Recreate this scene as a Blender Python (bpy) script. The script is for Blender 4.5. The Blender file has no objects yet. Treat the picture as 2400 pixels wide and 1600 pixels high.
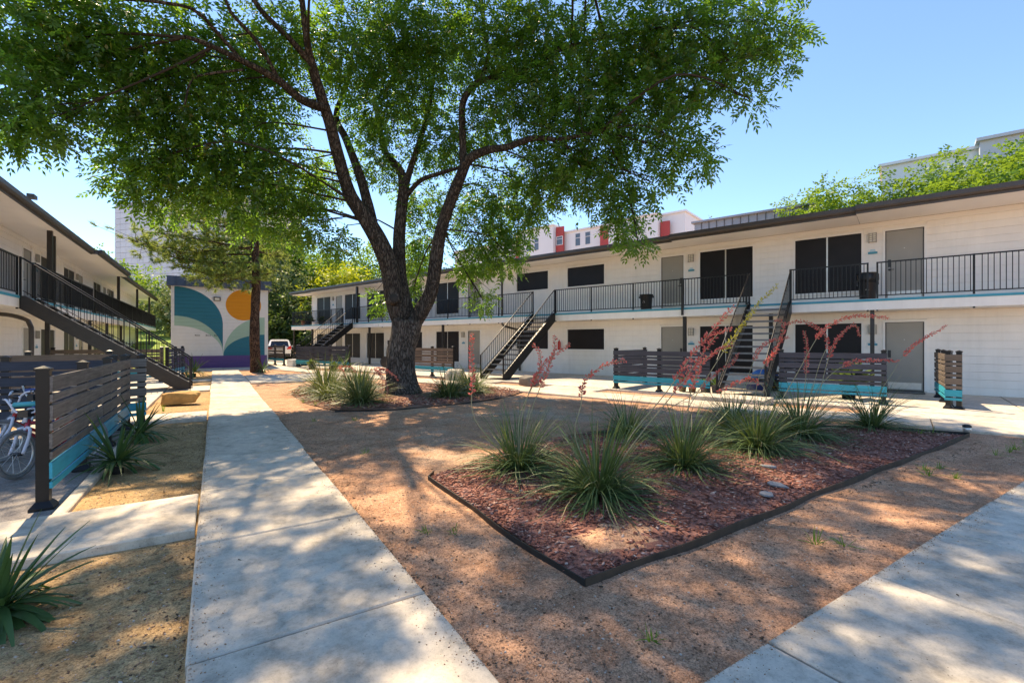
import bpy, math, random
import numpy as np
from mathutils import Vector, Matrix, noise as mnoise

R = math.radians
random.seed(7)
rng = np.random.default_rng(7)
scene = bpy.context.scene
col = scene.collection

# ------------------------------------------------------------------ camera
cam_d = bpy.data.cameras.new('camera')
cam = bpy.data.objects.new('camera', cam_d)
col.objects.link(cam)
cam_d.sensor_width = 36.0
cam_d.lens = 1094.0 / 2400.0 * 36.0
cam_d.clip_start = 0.05
cam_d.clip_end = 2000.0
cam.location = (0, 0, 1.55)
cam.rotation_euler = (R(90), 0, R(-32.5))
scene.camera = cam

# ------------------------------------------------------------------ sky and sun
SUN_DIR = Vector((0.037, -0.617, -1.0)).normalized()      # the way the light travels
SUN_EL = math.asin(-SUN_DIR.z)
SUN_AZ = math.atan2(-SUN_DIR.x, -SUN_DIR.y)
world = bpy.data.worlds.new('World')
scene.world = world
world.use_nodes = True
wn = world.node_tree
for n in list(wn.nodes): wn.nodes.remove(n)
sky = wn.nodes.new('ShaderNodeTexSky'); sky.sky_type = 'NISHITA'
sky.sun_disc = False
sky.sun_elevation = SUN_EL
sky.sun_rotation = SUN_AZ
sky.altitude = 400
sky.air_density = 1.0
sky.dust_density = 0.0
sky.ozone_density = 10.0
bg = wn.nodes.new('ShaderNodeBackground'); bg.inputs['Strength'].default_value = 0.095
wo = wn.nodes.new('ShaderNodeOutputWorld')
wn.links.new(sky.outputs[0], bg.inputs[0]); wn.links.new(bg.outputs[0], wo.inputs[0])
sun_d = bpy.data.lights.new('sun', 'SUN')
sun_d.energy = 2.45
sun_d.angle = R(0.55)
sun_d.color = (1.0, 0.89, 0.73)
sun = bpy.data.objects.new('sun', sun_d); col.objects.link(sun)
sun.rotation_euler = SUN_DIR.to_track_quat('-Z', 'Y').to_euler()
sun.location = (0, 20, 40)
vs = scene.view_settings
vs.view_transform = 'Standard'; vs.look = 'None'; vs.gamma = 1.0; vs.exposure = 1.86
vs.use_curve_mapping = False
vs.use_white_balance = True            # balanced for open shade, as the photograph is
vs.white_balance_temperature = 8100
scene.cycles.use_denoising = True
scene.cycles.max_bounces = 12
scene.cycles.diffuse_bounces = 8
scene.cycles.transparent_max_bounces = 8

# ------------------------------------------------------------------ helpers
class MB:
    """collects shapes for one mesh"""
    def __init__(s): s.v = []; s.f = []; s.sm = False
    def add(s, vs, fs):
        o = len(s.v); s.v.extend(vs); s.f.extend([tuple(i + o for i in f) for f in fs]); return s
    def box(s, x0, x1, y0, y1, z0, z1):
        if x0 > x1: x0, x1 = x1, x0
        if y0 > y1: y0, y1 = y1, y0
        return s.add([(x0,y0,z0),(x1,y0,z0),(x1,y1,z0),(x0,y1,z0),(x0,y0,z1),(x1,y0,z1),(x1,y1,z1),(x0,y1,z1)],
              [(0,3,2,1),(4,5,6,7),(0,1,5,4),(1,2,6,5),(2,3,7,6),(3,0,4,7)])
    def bar(s, a, b, w, h=None, up=(0,0,1)):
        """square bar from a to b, w across, h along up"""
        h = h or w
        a = Vector(a); b = Vector(b); d = (b - a).normalized(); up = Vector(up)
        if abs(d.dot(up)) > 0.99: up = Vector((0,1,0))
        x = d.cross(up).normalized(); y = x.cross(d).normalized()
        q = []
        for p in (a, b):
            for sx, sy in ((-1,-1),(1,-1),(1,1),(-1,1)):
                q.append(tuple(p + x*sx*w/2 + y*sy*h/2))
        return s.add(q, [(3,2,1,0),(4,5,6,7),(0,1,5,4),(1,2,6,5),(2,3,7,6),(3,0,4,7)])
    def slab(s, poly, z0, z1, c=0.012):
        """flat prism with a chamfered top edge; poly counter-clockwise"""
        n = len(poly)
        cx = sum(p[0] for p in poly)/n; cy = sum(p[1] for p in poly)/n
        ins = []
        for i in range(n):
            p0 = Vector(poly[i-1]).to_2d(); p1 = Vector(poly[i]).to_2d(); p2 = Vector(poly[(i+1) % n]).to_2d()
            e1 = (p1-p0).normalized(); e2 = (p2-p1).normalized()
            n1 = Vector((-e1.y, e1.x)); n2 = Vector((-e2.y, e2.x))
            b = (n1+n2); b = b.normalized() if b.length > 1e-6 else n1
            k = c/max(0.3, b.dot(n1)); q = p1 + b*k
            ins.append((q.x, q.y))
        v = [(p[0],p[1],z0) for p in poly] + [(p[0],p[1],z1-c) for p in poly] + [(p[0],p[1],z1) for p in ins]
        f = [tuple(range(2*n, 3*n))]
        for i in range(n):
            j = (i+1) % n
            f.append((i,j,n+j,n+i)); f.append((n+i,n+j,2*n+j,2*n+i))
        return s.add(v, f)
    def prism(s, poly, a, b, axis='z'):
        """extrude a 2-d outline between a and b along an axis"""
        n = len(poly)
        def P(p, t):
            return {'z': (p[0],p[1],t), 'y': (p[0],t,p[1]), 'x': (t,p[0],p[1])}[axis]
        v = [P(p,a) for p in poly] + [P(p,b) for p in poly]
        f = [tuple(range(n-1,-1,-1)), tuple(range(n,2*n))] + [(i,(i+1)%n,n+(i+1)%n,n+i) for i in range(n)]
        return s.add(v, f)
    def tube(s, pts, rad, n=8, cap=True, smooth=None, wob=0.0, seed=0):
        pts = [Vector(p) for p in pts]
        if not hasattr(rad, '__len__'): rad = [rad]*len(pts)
        if smooth: pts, rad = resample(pts, rad, smooth)
        m = len(pts); o = len(s.v)
        t0 = (pts[1]-pts[0]).normalized()
        ref = Vector((0,0,1)) if abs(t0.z) < 0.9 else Vector((1,0,0))
        x = t0.cross(ref).normalized()
        for i in range(m):
            t = (pts[min(i+1,m-1)] - pts[max(i-1,0)]).normalized()
            x = (x - t*x.dot(t)).normalized(); y = t.cross(x)
            for k in range(n):
                a = 2*math.pi*k/n
                r = rad[i]
                if wob:
                    q = pts[i]
                    r *= 1 + wob*mnoise.noise(Vector((math.cos(a)*1.7+seed, math.sin(a)*1.7, q.z*1.3+q.x*0.5)))
                s.v.append(tuple(pts[i] + (x*math.cos(a) + y*math.sin(a))*r))
        for i in range(m-1):
            for k in range(n):
                s.f.append((o+i*n+k, o+i*n+(k+1)%n, o+(i+1)*n+(k+1)%n, o+(i+1)*n+k))
        if cap:
            s.f.append(tuple(o+k for k in range(n-1,-1,-1))); s.f.append(tuple(o+(m-1)*n+k for k in range(n)))
        s.sm = True
        return s
    def lathe(s, prof, n=14, c=(0,0,0), axis='z', cap=True):
        o = len(s.v); m = len(prof)
        for r, h in prof:
            for k in range(n):
                a = 2*math.pi*k/n; p = (r*math.cos(a), r*math.sin(a), h)
                if axis == 'y': p = (p[0], p[2], p[1])
                if axis == 'x': p = (p[2], p[0], p[1])
                s.v.append((p[0]+c[0], p[1]+c[1], p[2]+c[2]))
        for i in range(m-1):
            for k in range(n):
                s.f.append((o+i*n+k, o+i*n+(k+1)%n, o+(i+1)*n+(k+1)%n, o+(i+1)*n+k))
        if cap:
            s.f.append(tuple(o+k for k in range(n-1,-1,-1))); s.f.append(tuple(o+(m-1)*n+k for k in range(n)))
        return s
    def mesh(s, name, m):
        me = bpy.data.meshes.new(name)
        me.from_pydata(s.v, [], s.f)
        if s.sm: me.polygons.foreach_set('use_smooth', [True]*len(me.polygons))
        if m is not None: me.materials.append(m)
        me.update()
        return me
    def build(s, name, m, parent=None, smooth=None):
        if smooth is not None: s.sm = smooth
        return link(name, s.mesh(name, m), parent)

def link(name, me, parent=None, loc=None, rot=None, scale=None):
    o = bpy.data.objects.new(name, me); col.objects.link(o)
    if parent: o.parent = parent
    if loc is not None: o.location = loc
    if rot is not None: o.rotation_euler = rot
    if scale is not None: o.scale = scale
    return o

def tag(o, label, cat, group=None, kind=None):
    if label: o['label'] = label
    if cat: o['category'] = cat
    if group: o['group'] = group
    if kind: o['kind'] = kind
    return o

def thing(name, label, cat, loc=(0,0,0), rotz=0.0, group=None):
    o = bpy.data.objects.new(name, None); col.objects.link(o)
    o.empty_display_size = 0.2
    o.location = loc; o.rotation_euler = (0,0,rotz)
    return tag(o, label, cat, group)

def struct(name, mb, m, smooth=None):
    o = mb.build(name, m, None, smooth); o['kind'] = 'structure'; return o

def copy_tree(o, parent=None):
    c = o.copy(); col.objects.link(c); c.parent = parent
    for ch in list(o.children): copy_tree(ch, c)
    return c

def resample(pts, rad, step):
    out = []; ro = []
    n = len(pts)
    for i in range(n-1):
        p0 = pts[max(i-1,0)]; p1 = pts[i]; p2 = pts[i+1]; p3 = pts[min(i+2,n-1)]
        k = max(1, int((p2-p1).length/step))
        for j in range(k):
            t = j/k
            q = 0.5*((2*p1)+(p2-p0)*t+(2*p0-5*p1+4*p2-p3)*t*t+(3*p1-p0-3*p2+p3)*t**3)
            out.append(q); ro.append(rad[i]*(1-t)+rad[i+1]*t)
    out.append(pts[-1]); ro.append(rad[-1])
    return out, ro

def np_mesh(name, verts, faces, m, parent=None, tint=None, smooth=False):
    """verts (n,3), faces (k,4) or (k,3) numpy arrays"""
    me = bpy.data.meshes.new(name)
    nv = len(verts); k, c = faces.shape
    me.vertices.add(nv); me.vertices.foreach_set('co', np.asarray(verts, dtype=np.float32).ravel())
    me.loops.add(k*c); me.loops.foreach_set('vertex_index', faces.astype(np.int32).ravel())
    me.polygons.add(k); me.polygons.foreach_set('loop_start', np.arange(0, k*c, c, dtype=np.int32))
    me.polygons.foreach_set('loop_total', np.full(k, c, dtype=np.int32))
    if smooth: me.polygons.foreach_set('use_smooth', np.ones(k, dtype=bool))
    if tint is not None:
        at = me.attributes.new('tint', 'FLOAT', 'POINT'); at.data.foreach_set('value', np.asarray(tint, dtype=np.float32))
    me.materials.append(m)
    me.update(calc_edges=True)
    return link(name, me, parent)

# ------------------------------------------------------------------ materials
MATS = {}
class NT:
    def __init__(s, name):
        s.m = bpy.data.materials.new(name); s.m.use_nodes = True
        s.t = s.m.node_tree
        s.p = s.t.nodes['Principled BSDF']; s.out = s.t.nodes['Material Output']
    def n(s, typ, **kw):
        nd = s.t.nodes.new(typ)
        for k, v in kw.items():
            if k.startswith('i_'): nd.inputs[k[2:].replace('_', ' ')].default_value = v
            else: setattr(nd, k, v)
        return nd
    def l(s, a, b): s.t.links.new(a, b)
    def coord(s, kind='Object', scale=(1,1,1)):
        tc = s.n('ShaderNodeTexCoord'); mp = s.n('ShaderNodeMapping'); mp.inputs['Scale'].default_value = scale
        s.l(tc.outputs[kind], mp.inputs['Vector']); return mp.outputs[0]
    def world(s, scale=(1,1,1)):
        g = s.n('ShaderNodeNewGeometry'); mp = s.n('ShaderNodeMapping'); mp.inputs['Scale'].default_value = scale
        s.l(g.outputs['Position'], mp.inputs['Vector']); return mp.outputs[0]
    def noise(s, vec, scale, detail=4, rough=0.55):
        nd = s.n('ShaderNodeTexNoise'); nd.inputs['Scale'].default_value = scale
        nd.inputs['Detail'].default_value = detail; nd.inputs['Roughness'].default_value = rough
        s.l(vec, nd.inputs['Vector']); return nd.outputs['Fac']
    def ramp(s, fac, stops):
        r = s.n('ShaderNodeValToRGB'); e = r.color_ramp.elements
        while len(e) < len(stops): e.new(0.5)
        for i, (p, c) in enumerate(stops):
            e[i].position = p; e[i].color = (c[0], c[1], c[2], 1) if hasattr(c, '__len__') else (c,c,c,1)
        s.l(fac, r.inputs[0]); return r.outputs[0]
    def mix(s, fac, a, b, mode='MIX'):
        m = s.n('ShaderNodeMix', data_type='RGBA', blend_type=mode)
        for sock, v in ((m.inputs[0], fac), (m.inputs[6], a), (m.inputs[7], b)):
            if hasattr(v, 'links'): s.l(v, sock)
            elif hasattr(v, '__len__'): sock.default_value = (v[0], v[1], v[2], 1)
            else: sock.default_value = v
        return m.outputs[2]
    def math(s, op, a, b=0.0, c=None):
        m = s.n('ShaderNodeMath', operation=op)
        for i, v in enumerate((a, b, c)):
            if v is None: continue
            if hasattr(v, 'links'): s.l(v, m.inputs[i])
            else: m.inputs[i].default_value = v
        return m.outputs[0]
    def bump(s, h, strength=0.3, dist=0.01):
        b = s.n('ShaderNodeBump'); b.inputs['Strength'].default_value = strength; b.inputs['Distance'].default_value = dist
        s.l(h, b.inputs['Height']); s.l(b.outputs[0], s.p.inputs['Normal']); return b
    def base(s, c):
        if hasattr(c, 'links'): s.l(c, s.p.inputs['Base Color'])
        else: s.p.inputs['Base Color'].default_value = (c[0], c[1], c[2], 1)

def plain(name, c, rough=0.6, var=0.12, scale=6.0, metal=0.0, bump=0.0, bscale=60, spec=0.5, rnd=0.0, streak=0.0):
    """paint-like material: base colour with soft noise, dirt and fine relief"""
    if name in MATS: return MATS[name]
    t = NT(name)
    v = t.world()
    f = t.noise(v, scale, 6, 0.6)
    lo = tuple(x*(1-var) for x in c); hi = tuple(min(1, x*(1+var)) for x in c)
    cc = t.ramp(f, [(0.3, lo), (0.7, hi)])
    if rnd:
        oi = t.n('ShaderNodeObjectInfo')
        k = t.math('MULTIPLY_ADD', oi.outputs['Random'], rnd*2, 1-rnd)
        cc = t.mix(1.0, cc, k, 'MULTIPLY')
    if streak:
        s1 = t.noise(t.world((5.0, 5.0, 0.35)), 1.0, 5, 0.7); s2 = t.noise(v, 0.7, 3, 0.6)
        cc = t.mix(streak, cc, t.ramp(s1, [(0.30, (0.70,0.67,0.62)), (0.52, (1,1,1))]), 'MULTIPLY')
        cc = t.mix(streak*0.7, cc, t.ramp(s2, [(0.3, (0.82,0.80,0.77)), (0.6, (1,1,1))]), 'MULTIPLY')
    t.base(cc)
    t.p.inputs['Roughness'].default_value = rough
    t.p.inputs['Metallic'].default_value = metal
    t.p.inputs['Specular IOR Level'].default_value = spec
    if bump:
        t.bump(t.noise(v, bscale, 4, 0.6), bump, 0.01)
    MATS[name] = t.m
    return t.m

def leafmat(name, dark, light, trans, tmix=0.45, rough=0.5, attr=True, spec=0.35, odd=None):
    if name in MATS: return MATS[name]
    t = NT(name)
    if attr:
        a = t.n('ShaderNodeAttribute', attribute_name='tint'); fac = a.outputs['Fac']
    else:
        fac = t.noise(t.world(), 3.0, 3)
    cc = t.ramp(fac, [(0.0, dark), (1.0, light)] if odd is None else [(0.0, dark), (0.90, light), (0.955, odd), (1.0, odd)])
    t.base(cc); t.p.inputs['Roughness'].default_value = rough; t.p.inputs['Specular IOR Level'].default_value = spec
    tr = t.n('ShaderNodeBsdfTranslucent')
    tc = t.ramp(fac, [(0.0, tuple(x*0.65 for x in trans)), (1.0, trans)]); t.l(tc, tr.inputs[0])
    mx = t.n('ShaderNodeMixShader'); mx.inputs[0].default_value = tmix
    t.l(t.p.outputs[0], mx.inputs[1]); t.l(tr.outputs[0], mx.inputs[2]); t.l(mx.outputs[0], t.out.inputs[0])
    MATS[name] = t.m
    return t.m

def concrete(name, c, stain=0.5, agg=0.0):
    t = NT(name)
    v = t.world()
    big = t.noise(v, 0.9, 6, 0.62); mid = t.noise(v, 9, 7, 0.72); fine = t.noise(v, 75, 5, 0.8)
    oi = t.n('ShaderNodeObjectInfo')
    c1 = t.ramp(big, [(0.3, tuple(x*0.80 for x in c)), (0.55, c), (0.75, tuple(min(1, x*1.12) for x in c))])
    c2 = t.mix(0.8, c1, t.ramp(mid, [(0.3, 0.58), (0.5, 0.95), (0.66, 1.08)]), 'MULTIPLY')
    c3 = t.mix(0.5+agg*0.5, c2, t.ramp(fine, [(0.34, 0.55-agg*0.3), (0.48, 1.0), (0.72, 1.05+agg*0.4)]), 'MULTIPLY')
    blot = t.noise(v, 1.7, 9, 0.78)
    c4 = t.mix(stain, c3, t.ramp(blot, [(0.36, (0.42,0.41,0.39)), (0.46, (0.80,0.79,0.77)), (0.56, (1,1,1))]), 'MULTIPLY')
    # dark specks
    vor = t.n('ShaderNodeTexVoronoi'); vor.inputs['Scale'].default_value = 26; t.l(v, vor.inputs['Vector'])
    sp = t.ramp(vor.outputs['Distance'], [(0.0, 0.3), (0.07, 0.3), (0.11, 1.0)])
    gate = t.ramp(t.noise(v, 5.5, 2), [(0.52, 1.0), (0.6, 0.0)])
    c5 = t.mix(t.math('SUBTRACT', 1.0, gate), c4, t.mix(1.0, c4, sp, 'MULTIPLY'))
    k = t.math('MULTIPLY_ADD', oi.outputs['Random'], 0.14, 0.93)
    t.base(t.mix(1.0, c5, k, 'MULTIPLY'))
    t.p.inputs['Roughness'].default_value = 0.88
    t.p.inputs['Specular IOR Level'].default_value = 0.25
    h = t.math('ADD', t.math('MULTIPLY', fine, 0.6), t.math('MULTIPLY', mid, 0.8))
    t.bump(h, 0.35, 0.006)
    MATS[name] = t.m
    return t.m

def wood(name, c, grain=0.35, rnd=0.16, rough=0.7):
    t = NT(name)
    v = t.coord('Object', (1.2, 22, 22))
    g = t.noise(v, 2.2, 7, 0.65)
    v2 = t.coord('Object', (1.0, 3.0, 3.0)); b = t.noise(v2, 2.6, 5, 0.6)
    lo = tuple(x*(1-grain) for x in c); hi = tuple(min(1, x*(1+grain)) for x in c)
    cc = t.ramp(g, [(0.3, lo), (0.7, hi)])
    cc = t.mix(0.6, cc, t.ramp(b, [(0.3, 0.6), (0.6, 1.05)]), 'MULTIPLY')
    oi = t.n('ShaderNodeObjectInfo')
    cc = t.mix(1.0, cc, t.math('MULTIPLY_ADD', oi.outputs['Random'], rnd*2, 1-rnd), 'MULTIPLY')
    t.base(cc); t.p.inputs['Roughness'].default_value = rough; t.p.inputs['Specular IOR Level'].default_value = 0.3
    t.bump(g, 0.35, 0.004)
    MATS[name] = t.m
    return t.m

M_WHITE = plain('white_paint', (0.85,0.82,0.77), 0.55, 0.045, 1.6, bump=0.12, bscale=90, streak=0.2)
M_SOFFIT = plain('soffit_paint', (0.85,0.82,0.77), 0.6, 0.03, 1.2)
M_TRIM = plain('trim_paint', (0.82,0.81,0.78), 0.5, 0.03, 2)
M_TEAL = plain('teal_paint', (0.018,0.29,0.39), 0.5, 0.08, 5, rnd=0.06)
M_DARKROOF = plain('dark_fascia', (0.062,0.054,0.050), 0.45, 0.15, 3)
M_ROOF = plain('roofing', (0.12,0.12,0.125), 0.8, 0.2, 4)
M_IRON = plain('black_iron', (0.008,0.008,0.009), 0.38, 0.25, 9, spec=0.35)
M_IRON2 = plain('worn_iron', (0.020,0.017,0.016), 0.42, 0.3, 9, spec=0.5)
M_NOSE = plain('tread_nosing', (0.20,0.20,0.20), 0.5, 0.2, 8)
M_SCREEN = plain('solar_screen', (0.014,0.013,0.015), 0.45, 0.2, 2, spec=0.22)
M_DOOR = plain('door_paint', (0.30,0.285,0.25), 0.45, 0.05, 2)
M_ALU = plain('aluminium', (0.62,0.61,0.58), 0.4, 0.08, 8, metal=0.6)
M_LAMPGL = plain('lamp_glass', (0.75,0.72,0.62), 0.3, 0.03, 8)
M_LAMPCAGE = plain('lamp_cage', (0.33,0.31,0.27), 0.45, 0.1, 8)
M_PLQ = plain('plaque_teal', (0.03,0.27,0.37), 0.45, 0.05, 8)
M_PLQ2 = plain('plaque_pale', (0.42,0.60,0.68), 0.45, 0.05, 8)
M_SLATE = wood('fence_charcoal', (0.056,0.060,0.078), 0.22, 0.14)
M_WEATH = wood('fence_weathered', (0.19,0.165,0.145), 0.5, 0.22)
M_BROWN = wood('fence_brown', (0.165,0.13,0.105), 0.35, 0.15)
M_FTEAL = wood('fence_teal', (0.015,0.32,0.43), 0.14, 0.06, 0.5)
M_CONC = concrete('concrete_path', (0.66,0.57,0.46), 0.55)
M_CONC2 = concrete('concrete_porch', (0.64,0.565,0.475), 0.3)
M_CONC3 = concrete('concrete_cool', (0.645,0.57,0.47), 0.5)
M_AGG = concrete('exposed_aggregate', (0.30,0.265,0.24), 0.3, 1.0)
M_BLACKPL = plain('black_plastic', (0.014,0.015,0.018), 0.4, 0.2, 12)
M_RUBBER = plain('grey_rubber', (0.20,0.20,0.205), 0.8, 0.15, 20)
M_TYRE = plain('tyre', (0.02,0.02,0.02), 0.85, 0.15, 20)
M_TERRA = plain('terracotta', (0.42,0.17,0.08), 0.75, 0.15, 10)
M_RED = plain('red_enamel', (0.50,0.025,0.02), 0.35, 0.1, 9)
M_BLUEPL = plain('blue_plastic', (0.02,0.16,0.55), 0.35, 0.08, 9)

def dirt():
    t = NT('granite_dirt')
    v = t.world()
    sx = t.n('ShaderNodeSeparateXYZ'); g = t.n('ShaderNodeNewGeometry'); t.l(g.outputs['Position'], sx.inputs[0])
    n1 = t.noise(v, 0.55, 6, 0.6); n2 = t.noise(v, 4.0, 6, 0.65); n3 = t.noise(v, 95, 3, 0.75); n4 = t.noise(v, 26, 4, 0.7)
    left = t.ramp(n2, [(0.3, (0.37,0.225,0.105)), (0.7, (0.52,0.345,0.18))])
    right = t.ramp(n2, [(0.3, (0.42,0.213,0.122)), (0.7, (0.57,0.335,0.212))])
    fx = t.n('ShaderNodeMapRange'); fx.inputs[1].default_value = 0.2; fx.inputs[2].default_value = 0.9
    t.l(sx.outputs[0], fx.inputs[0])
    c = t.mix(fx.outputs[0], left, right)
    # packed pale soil where the granite is thin
    pale = t.ramp(n1, [(0.52, 0.0), (0.64, 1.0)])
    mr = t.n('ShaderNodeMapRange'); mr.inputs[1].default_value = 4.0; mr.inputs[2].default_value = 6.5; t.l(sx.outputs[1], mr.inputs[0])
    mr2 = t.n('ShaderNodeMapRange'); mr2.inputs[1].default_value = 1.4; mr2.inputs[2].default_value = 2.6; t.l(sx.outputs[0], mr2.inputs[0])
    pf = t.math('MULTIPLY', t.math('MULTIPLY', pale, mr.outputs[0]), mr2.outputs[0])
    c = t.mix(t.math('MULTIPLY', pf, 0.75), c, (0.44,0.35,0.26))
    c = t.mix(0.85, c, t.ramp(n4, [(0.33, 0.45), (0.5, 1.0), (0.7, 1.25)]), 'MULTIPLY')
    nb = t.noise(v, 1.4, 8, 0.7)
    c = t.mix(0.7, c, t.ramp(nb, [(0.34, 0.55), (0.5, 1.0), (0.66, 1.15)]), 'MULTIPLY')
    c = t.mix(0.8, c, t.ramp(n3, [(0.36, 0.35), (0.5, 1.0), (0.66, 1.45)]), 'MULTIPLY')
    t.base(c); t.p.inputs['Roughness'].default_value = 0.95; t.p.inputs['Specular IOR Level'].default_value = 0.15
    h = t.math('ADD', t.math('MULTIPLY', n3, 0.5), n4)
    t.bump(h, 0.6, 0.012)
    return t.m
M_DIRT = dirt()

def mulchmat():
    t = NT('red_mulch')
    v = t.world(); n = t.noise(v, 3, 5, 0.6); f = t.noise(v, 120, 3, 0.7)
    c = t.ramp(n, [(0.3, (0.20,0.075,0.052)), (0.7, (0.34,0.15,0.11))])
    c = t.mix(0.7, c, t.ramp(f, [(0.35, 0.4), (0.6, 1.3)]), 'MULTIPLY')
    t.base(c); t.p.inputs['Roughness'].default_value = 0.9
    t.bump(f, 0.6, 0.01)
    return t.m
M_MULCH = mulchmat()

def tintmat(name, stops, rough=0.85):
    t = NT(name)
    a = t.n('ShaderNodeAttribute', attribute_name='tint')
    t.base(t.ramp(a.outputs['Fac'], stops)); t.p.inputs['Roughness'].default_value = rough
    t.p.inputs['Specular IOR Level'].default_value = 0.25
    return t.m
M_CHIP = tintmat('mulch_chip', [(0.0,(0.13,0.045,0.032)),(0.5,(0.32,0.125,0.09)),(0.85,(0.42,0.21,0.16)),(1.0,(0.58,0.44,0.36))])
M_PEBL = tintmat('granite_grit', [(0.0,(0.10,0.06,0.04)),(0.3,(0.30,0.17,0.10)),(0.75,(0.45,0.28,0.18)),(1.0,(0.58,0.50,0.42))])
M_LITTER = tintmat('leaf_litter', [(0.0,(0.045,0.032,0.022)),(0.5,(0.13,0.085,0.05)),(1.0,(0.30,0.22,0.13))])

def bark(name, c1, c2, c3, sc=1.0, zs=0.28):
    t = NT(name)
    v = t.coord('Object', (6*sc, 6*sc, 6*sc*zs))
    vo = t.n('ShaderNodeTexVoronoi', feature='DISTANCE_TO_EDGE'); vo.inputs['Scale'].default_value = 2.4
    ad = t.n('ShaderNodeVectorMath', operation='ADD'); nn = t.n('ShaderNodeTexNoise'); nn.inputs['Scale'].default_value = 1.5; nn.inputs['Detail'].default_value = 5
    t.l(v, nn.inputs['Vector']); sc_ = t.n('ShaderNodeVectorMath', operation='SCALE'); sc_.inputs['Scale'].default_value = 1.4
    t.l(nn.outputs['Color'], sc_.inputs[0]); t.l(v, ad.inputs[0]); t.l(sc_.outputs[0], ad.inputs[1]); t.l(ad.outputs[0], vo.inputs['Vector'])
    f = t.noise(v, 9, 6, 0.7); b = t.noise(t.coord('Object'), 1.3, 4, 0.6)
    e = t.ramp(vo.outputs['Distance'], [(0.0, 0.0), (0.22, 1.0)])
    c = t.mix(e, c1, t.ramp(f, [(0.3, c2), (0.7, c3)]))
    c = t.mix(0.6, c, t.ramp(b, [(0.3, 0.6), (0.7, 1.25)]), 'MULTIPLY')
    t.base(c); t.p.inputs['Roughness'].default_value = 0.9; t.p.inputs['Specular IOR Level'].default_value = 0.2
    h = t.math('ADD', e, t.math('MULTIPLY', f, 0.7))
    t.bump(h, 0.9, 0.03)
    return t.m
M_BARK = bark('tree_bark', (0.036,0.029,0.024), (0.105,0.086,0.073), (0.23,0.195,0.17))
M_BARKL = bark('limb_bark', (0.022,0.017,0.014), (0.068,0.054,0.044), (0.155,0.13,0.11))  # darker than the trunk: partly bark tone, partly light and shade put into colour
M_PINEB = bark('pine_bark', (0.03,0.018,0.012), (0.12,0.070,0.048), (0.20,0.125,0.09), 0.8)
M_BARK2 = plain('thin_bark', (0.030,0.022,0.017), 0.9, 0.3, 9)

M_LEAF = leafmat('ash_leaf', (0.016,0.054,0.013), (0.062,0.155,0.028), (0.32,0.59,0.05), 0.46, 0.38, True, 0.55, (0.16,0.13,0.03))
M_PINE = leafmat('pine_needle', (0.09,0.17,0.035), (0.28,0.36,0.10), (0.50,0.58,0.11), 0.42)
M_BGLEAF = leafmat('bright_leaf', (0.045,0.125,0.018), (0.15,0.29,0.04), (0.36,0.54,0.05), 0.4)
M_BGLEAF2 = leafmat('pale_leaf', (0.08,0.12,0.035), (0.24,0.29,0.12), (0.30,0.36,0.10), 0.3)
M_BGLEAF3 = leafmat('yellow_leaf', (0.18,0.25,0.015), (0.42,0.46,0.035), (0.62,0.66,0.04), 0.4)
M_BGLEAF4 = leafmat('deep_leaf', (0.022,0.055,0.014), (0.085,0.15,0.035), (0.18,0.28,0.04), 0.3)
M_YUCCA = leafmat('red_yucca_blade', (0.040,0.088,0.026), (0.165,0.235,0.085), (0.20,0.28,0.06), 0.22, 0.45, True, 0.35, (0.36,0.29,0.16))
M_YUC2 = leafmat('yucca_leaf', (0.022,0.065,0.022), (0.10,0.19,0.06), (0.14,0.26,0.05), 0.2, 0.4, attr=False)
M_SEDGE = leafmat('sedge_blade', (0.04,0.08,0.026), (0.21,0.24,0.085), (0.24,0.28,0.06), 0.25, 0.45, True, 0.35, (0.34,0.28,0.14))
M_GRASS = leafmat('weed_blade', (0.06,0.15,0.015), (0.17,0.30,0.04), (0.3,0.45,0.04), 0.35)
M_STALK = plain('flower_stem', (0.30,0.27,0.15), 0.6, 0.15, 20)
M_FLOW = leafmat('coral_flower', (0.70,0.15,0.13), (0.86,0.36,0.30), (0.85,0.18,0.13), 0.35, 0.5)
M_FLOWY = leafmat('yellow_flower', (0.45,0.40,0.06), (0.65,0.60,0.14), (0.7,0.65,0.1), 0.35, 0.5)
M_LAWN = plain('lawn_green', (0.20,0.30,0.035), 0.9, 0.25, 1.5, bump=0.5, bscale=40)

# ------------------------------------------------------------------ frames
FA = R(50.0 - 32.5)                                    # right-hand block: turned 17.5 degrees off the walkway
FU = Vector((-math.sin(FA), math.cos(FA), 0)); FN = Vector((-math.cos(FA), -math.sin(FA), 0))
FO = -FN*18.18
FROT = math.atan2(FU.y, FU.x)
def fw(u, y, z=0.0): return FO + FU*u + FN*y + Vector((0,0,z))
PORCH = 0.06

# ------------------------------------------------------------------ ground
def axis(lo, hi, fine_lo, fine_hi, step):
    a = list(np.arange(fine_lo, fine_hi+1e-6, step))
    d = step; x = fine_lo
    while x > lo: d *= 1.6; x -= d; a.insert(0, x)
    d = step; x = fine_hi
    while x < hi: d *= 1.6; x += d; a.append(x)
    return np.array(a)
gx = axis(-700, 700, -2.5, 11.5, 0.12); gy = axis(-700, 900, 0.6, 14.0, 0.12)
GX, GY = np.meshgrid(gx, gy)
def relief(x, y):
    return (0.010*np.sin(x*2.1+1.3*np.sin(y*1.1)) * np.cos(y*1.7+0.6*np.sin(x*1.9)) + 0.005*np.sin(x*5.3+y*3.1)*np.sin(y*6.1-x*2.3)) - 0.008
GZ = relief(GX, GY)
gv = np.stack([GX.ravel(), GY.ravel(), GZ.ravel()], 1)
ny_, nx_ = GX.shape
idx = np.arange(nx_*ny_).reshape(ny_, nx_)
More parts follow.
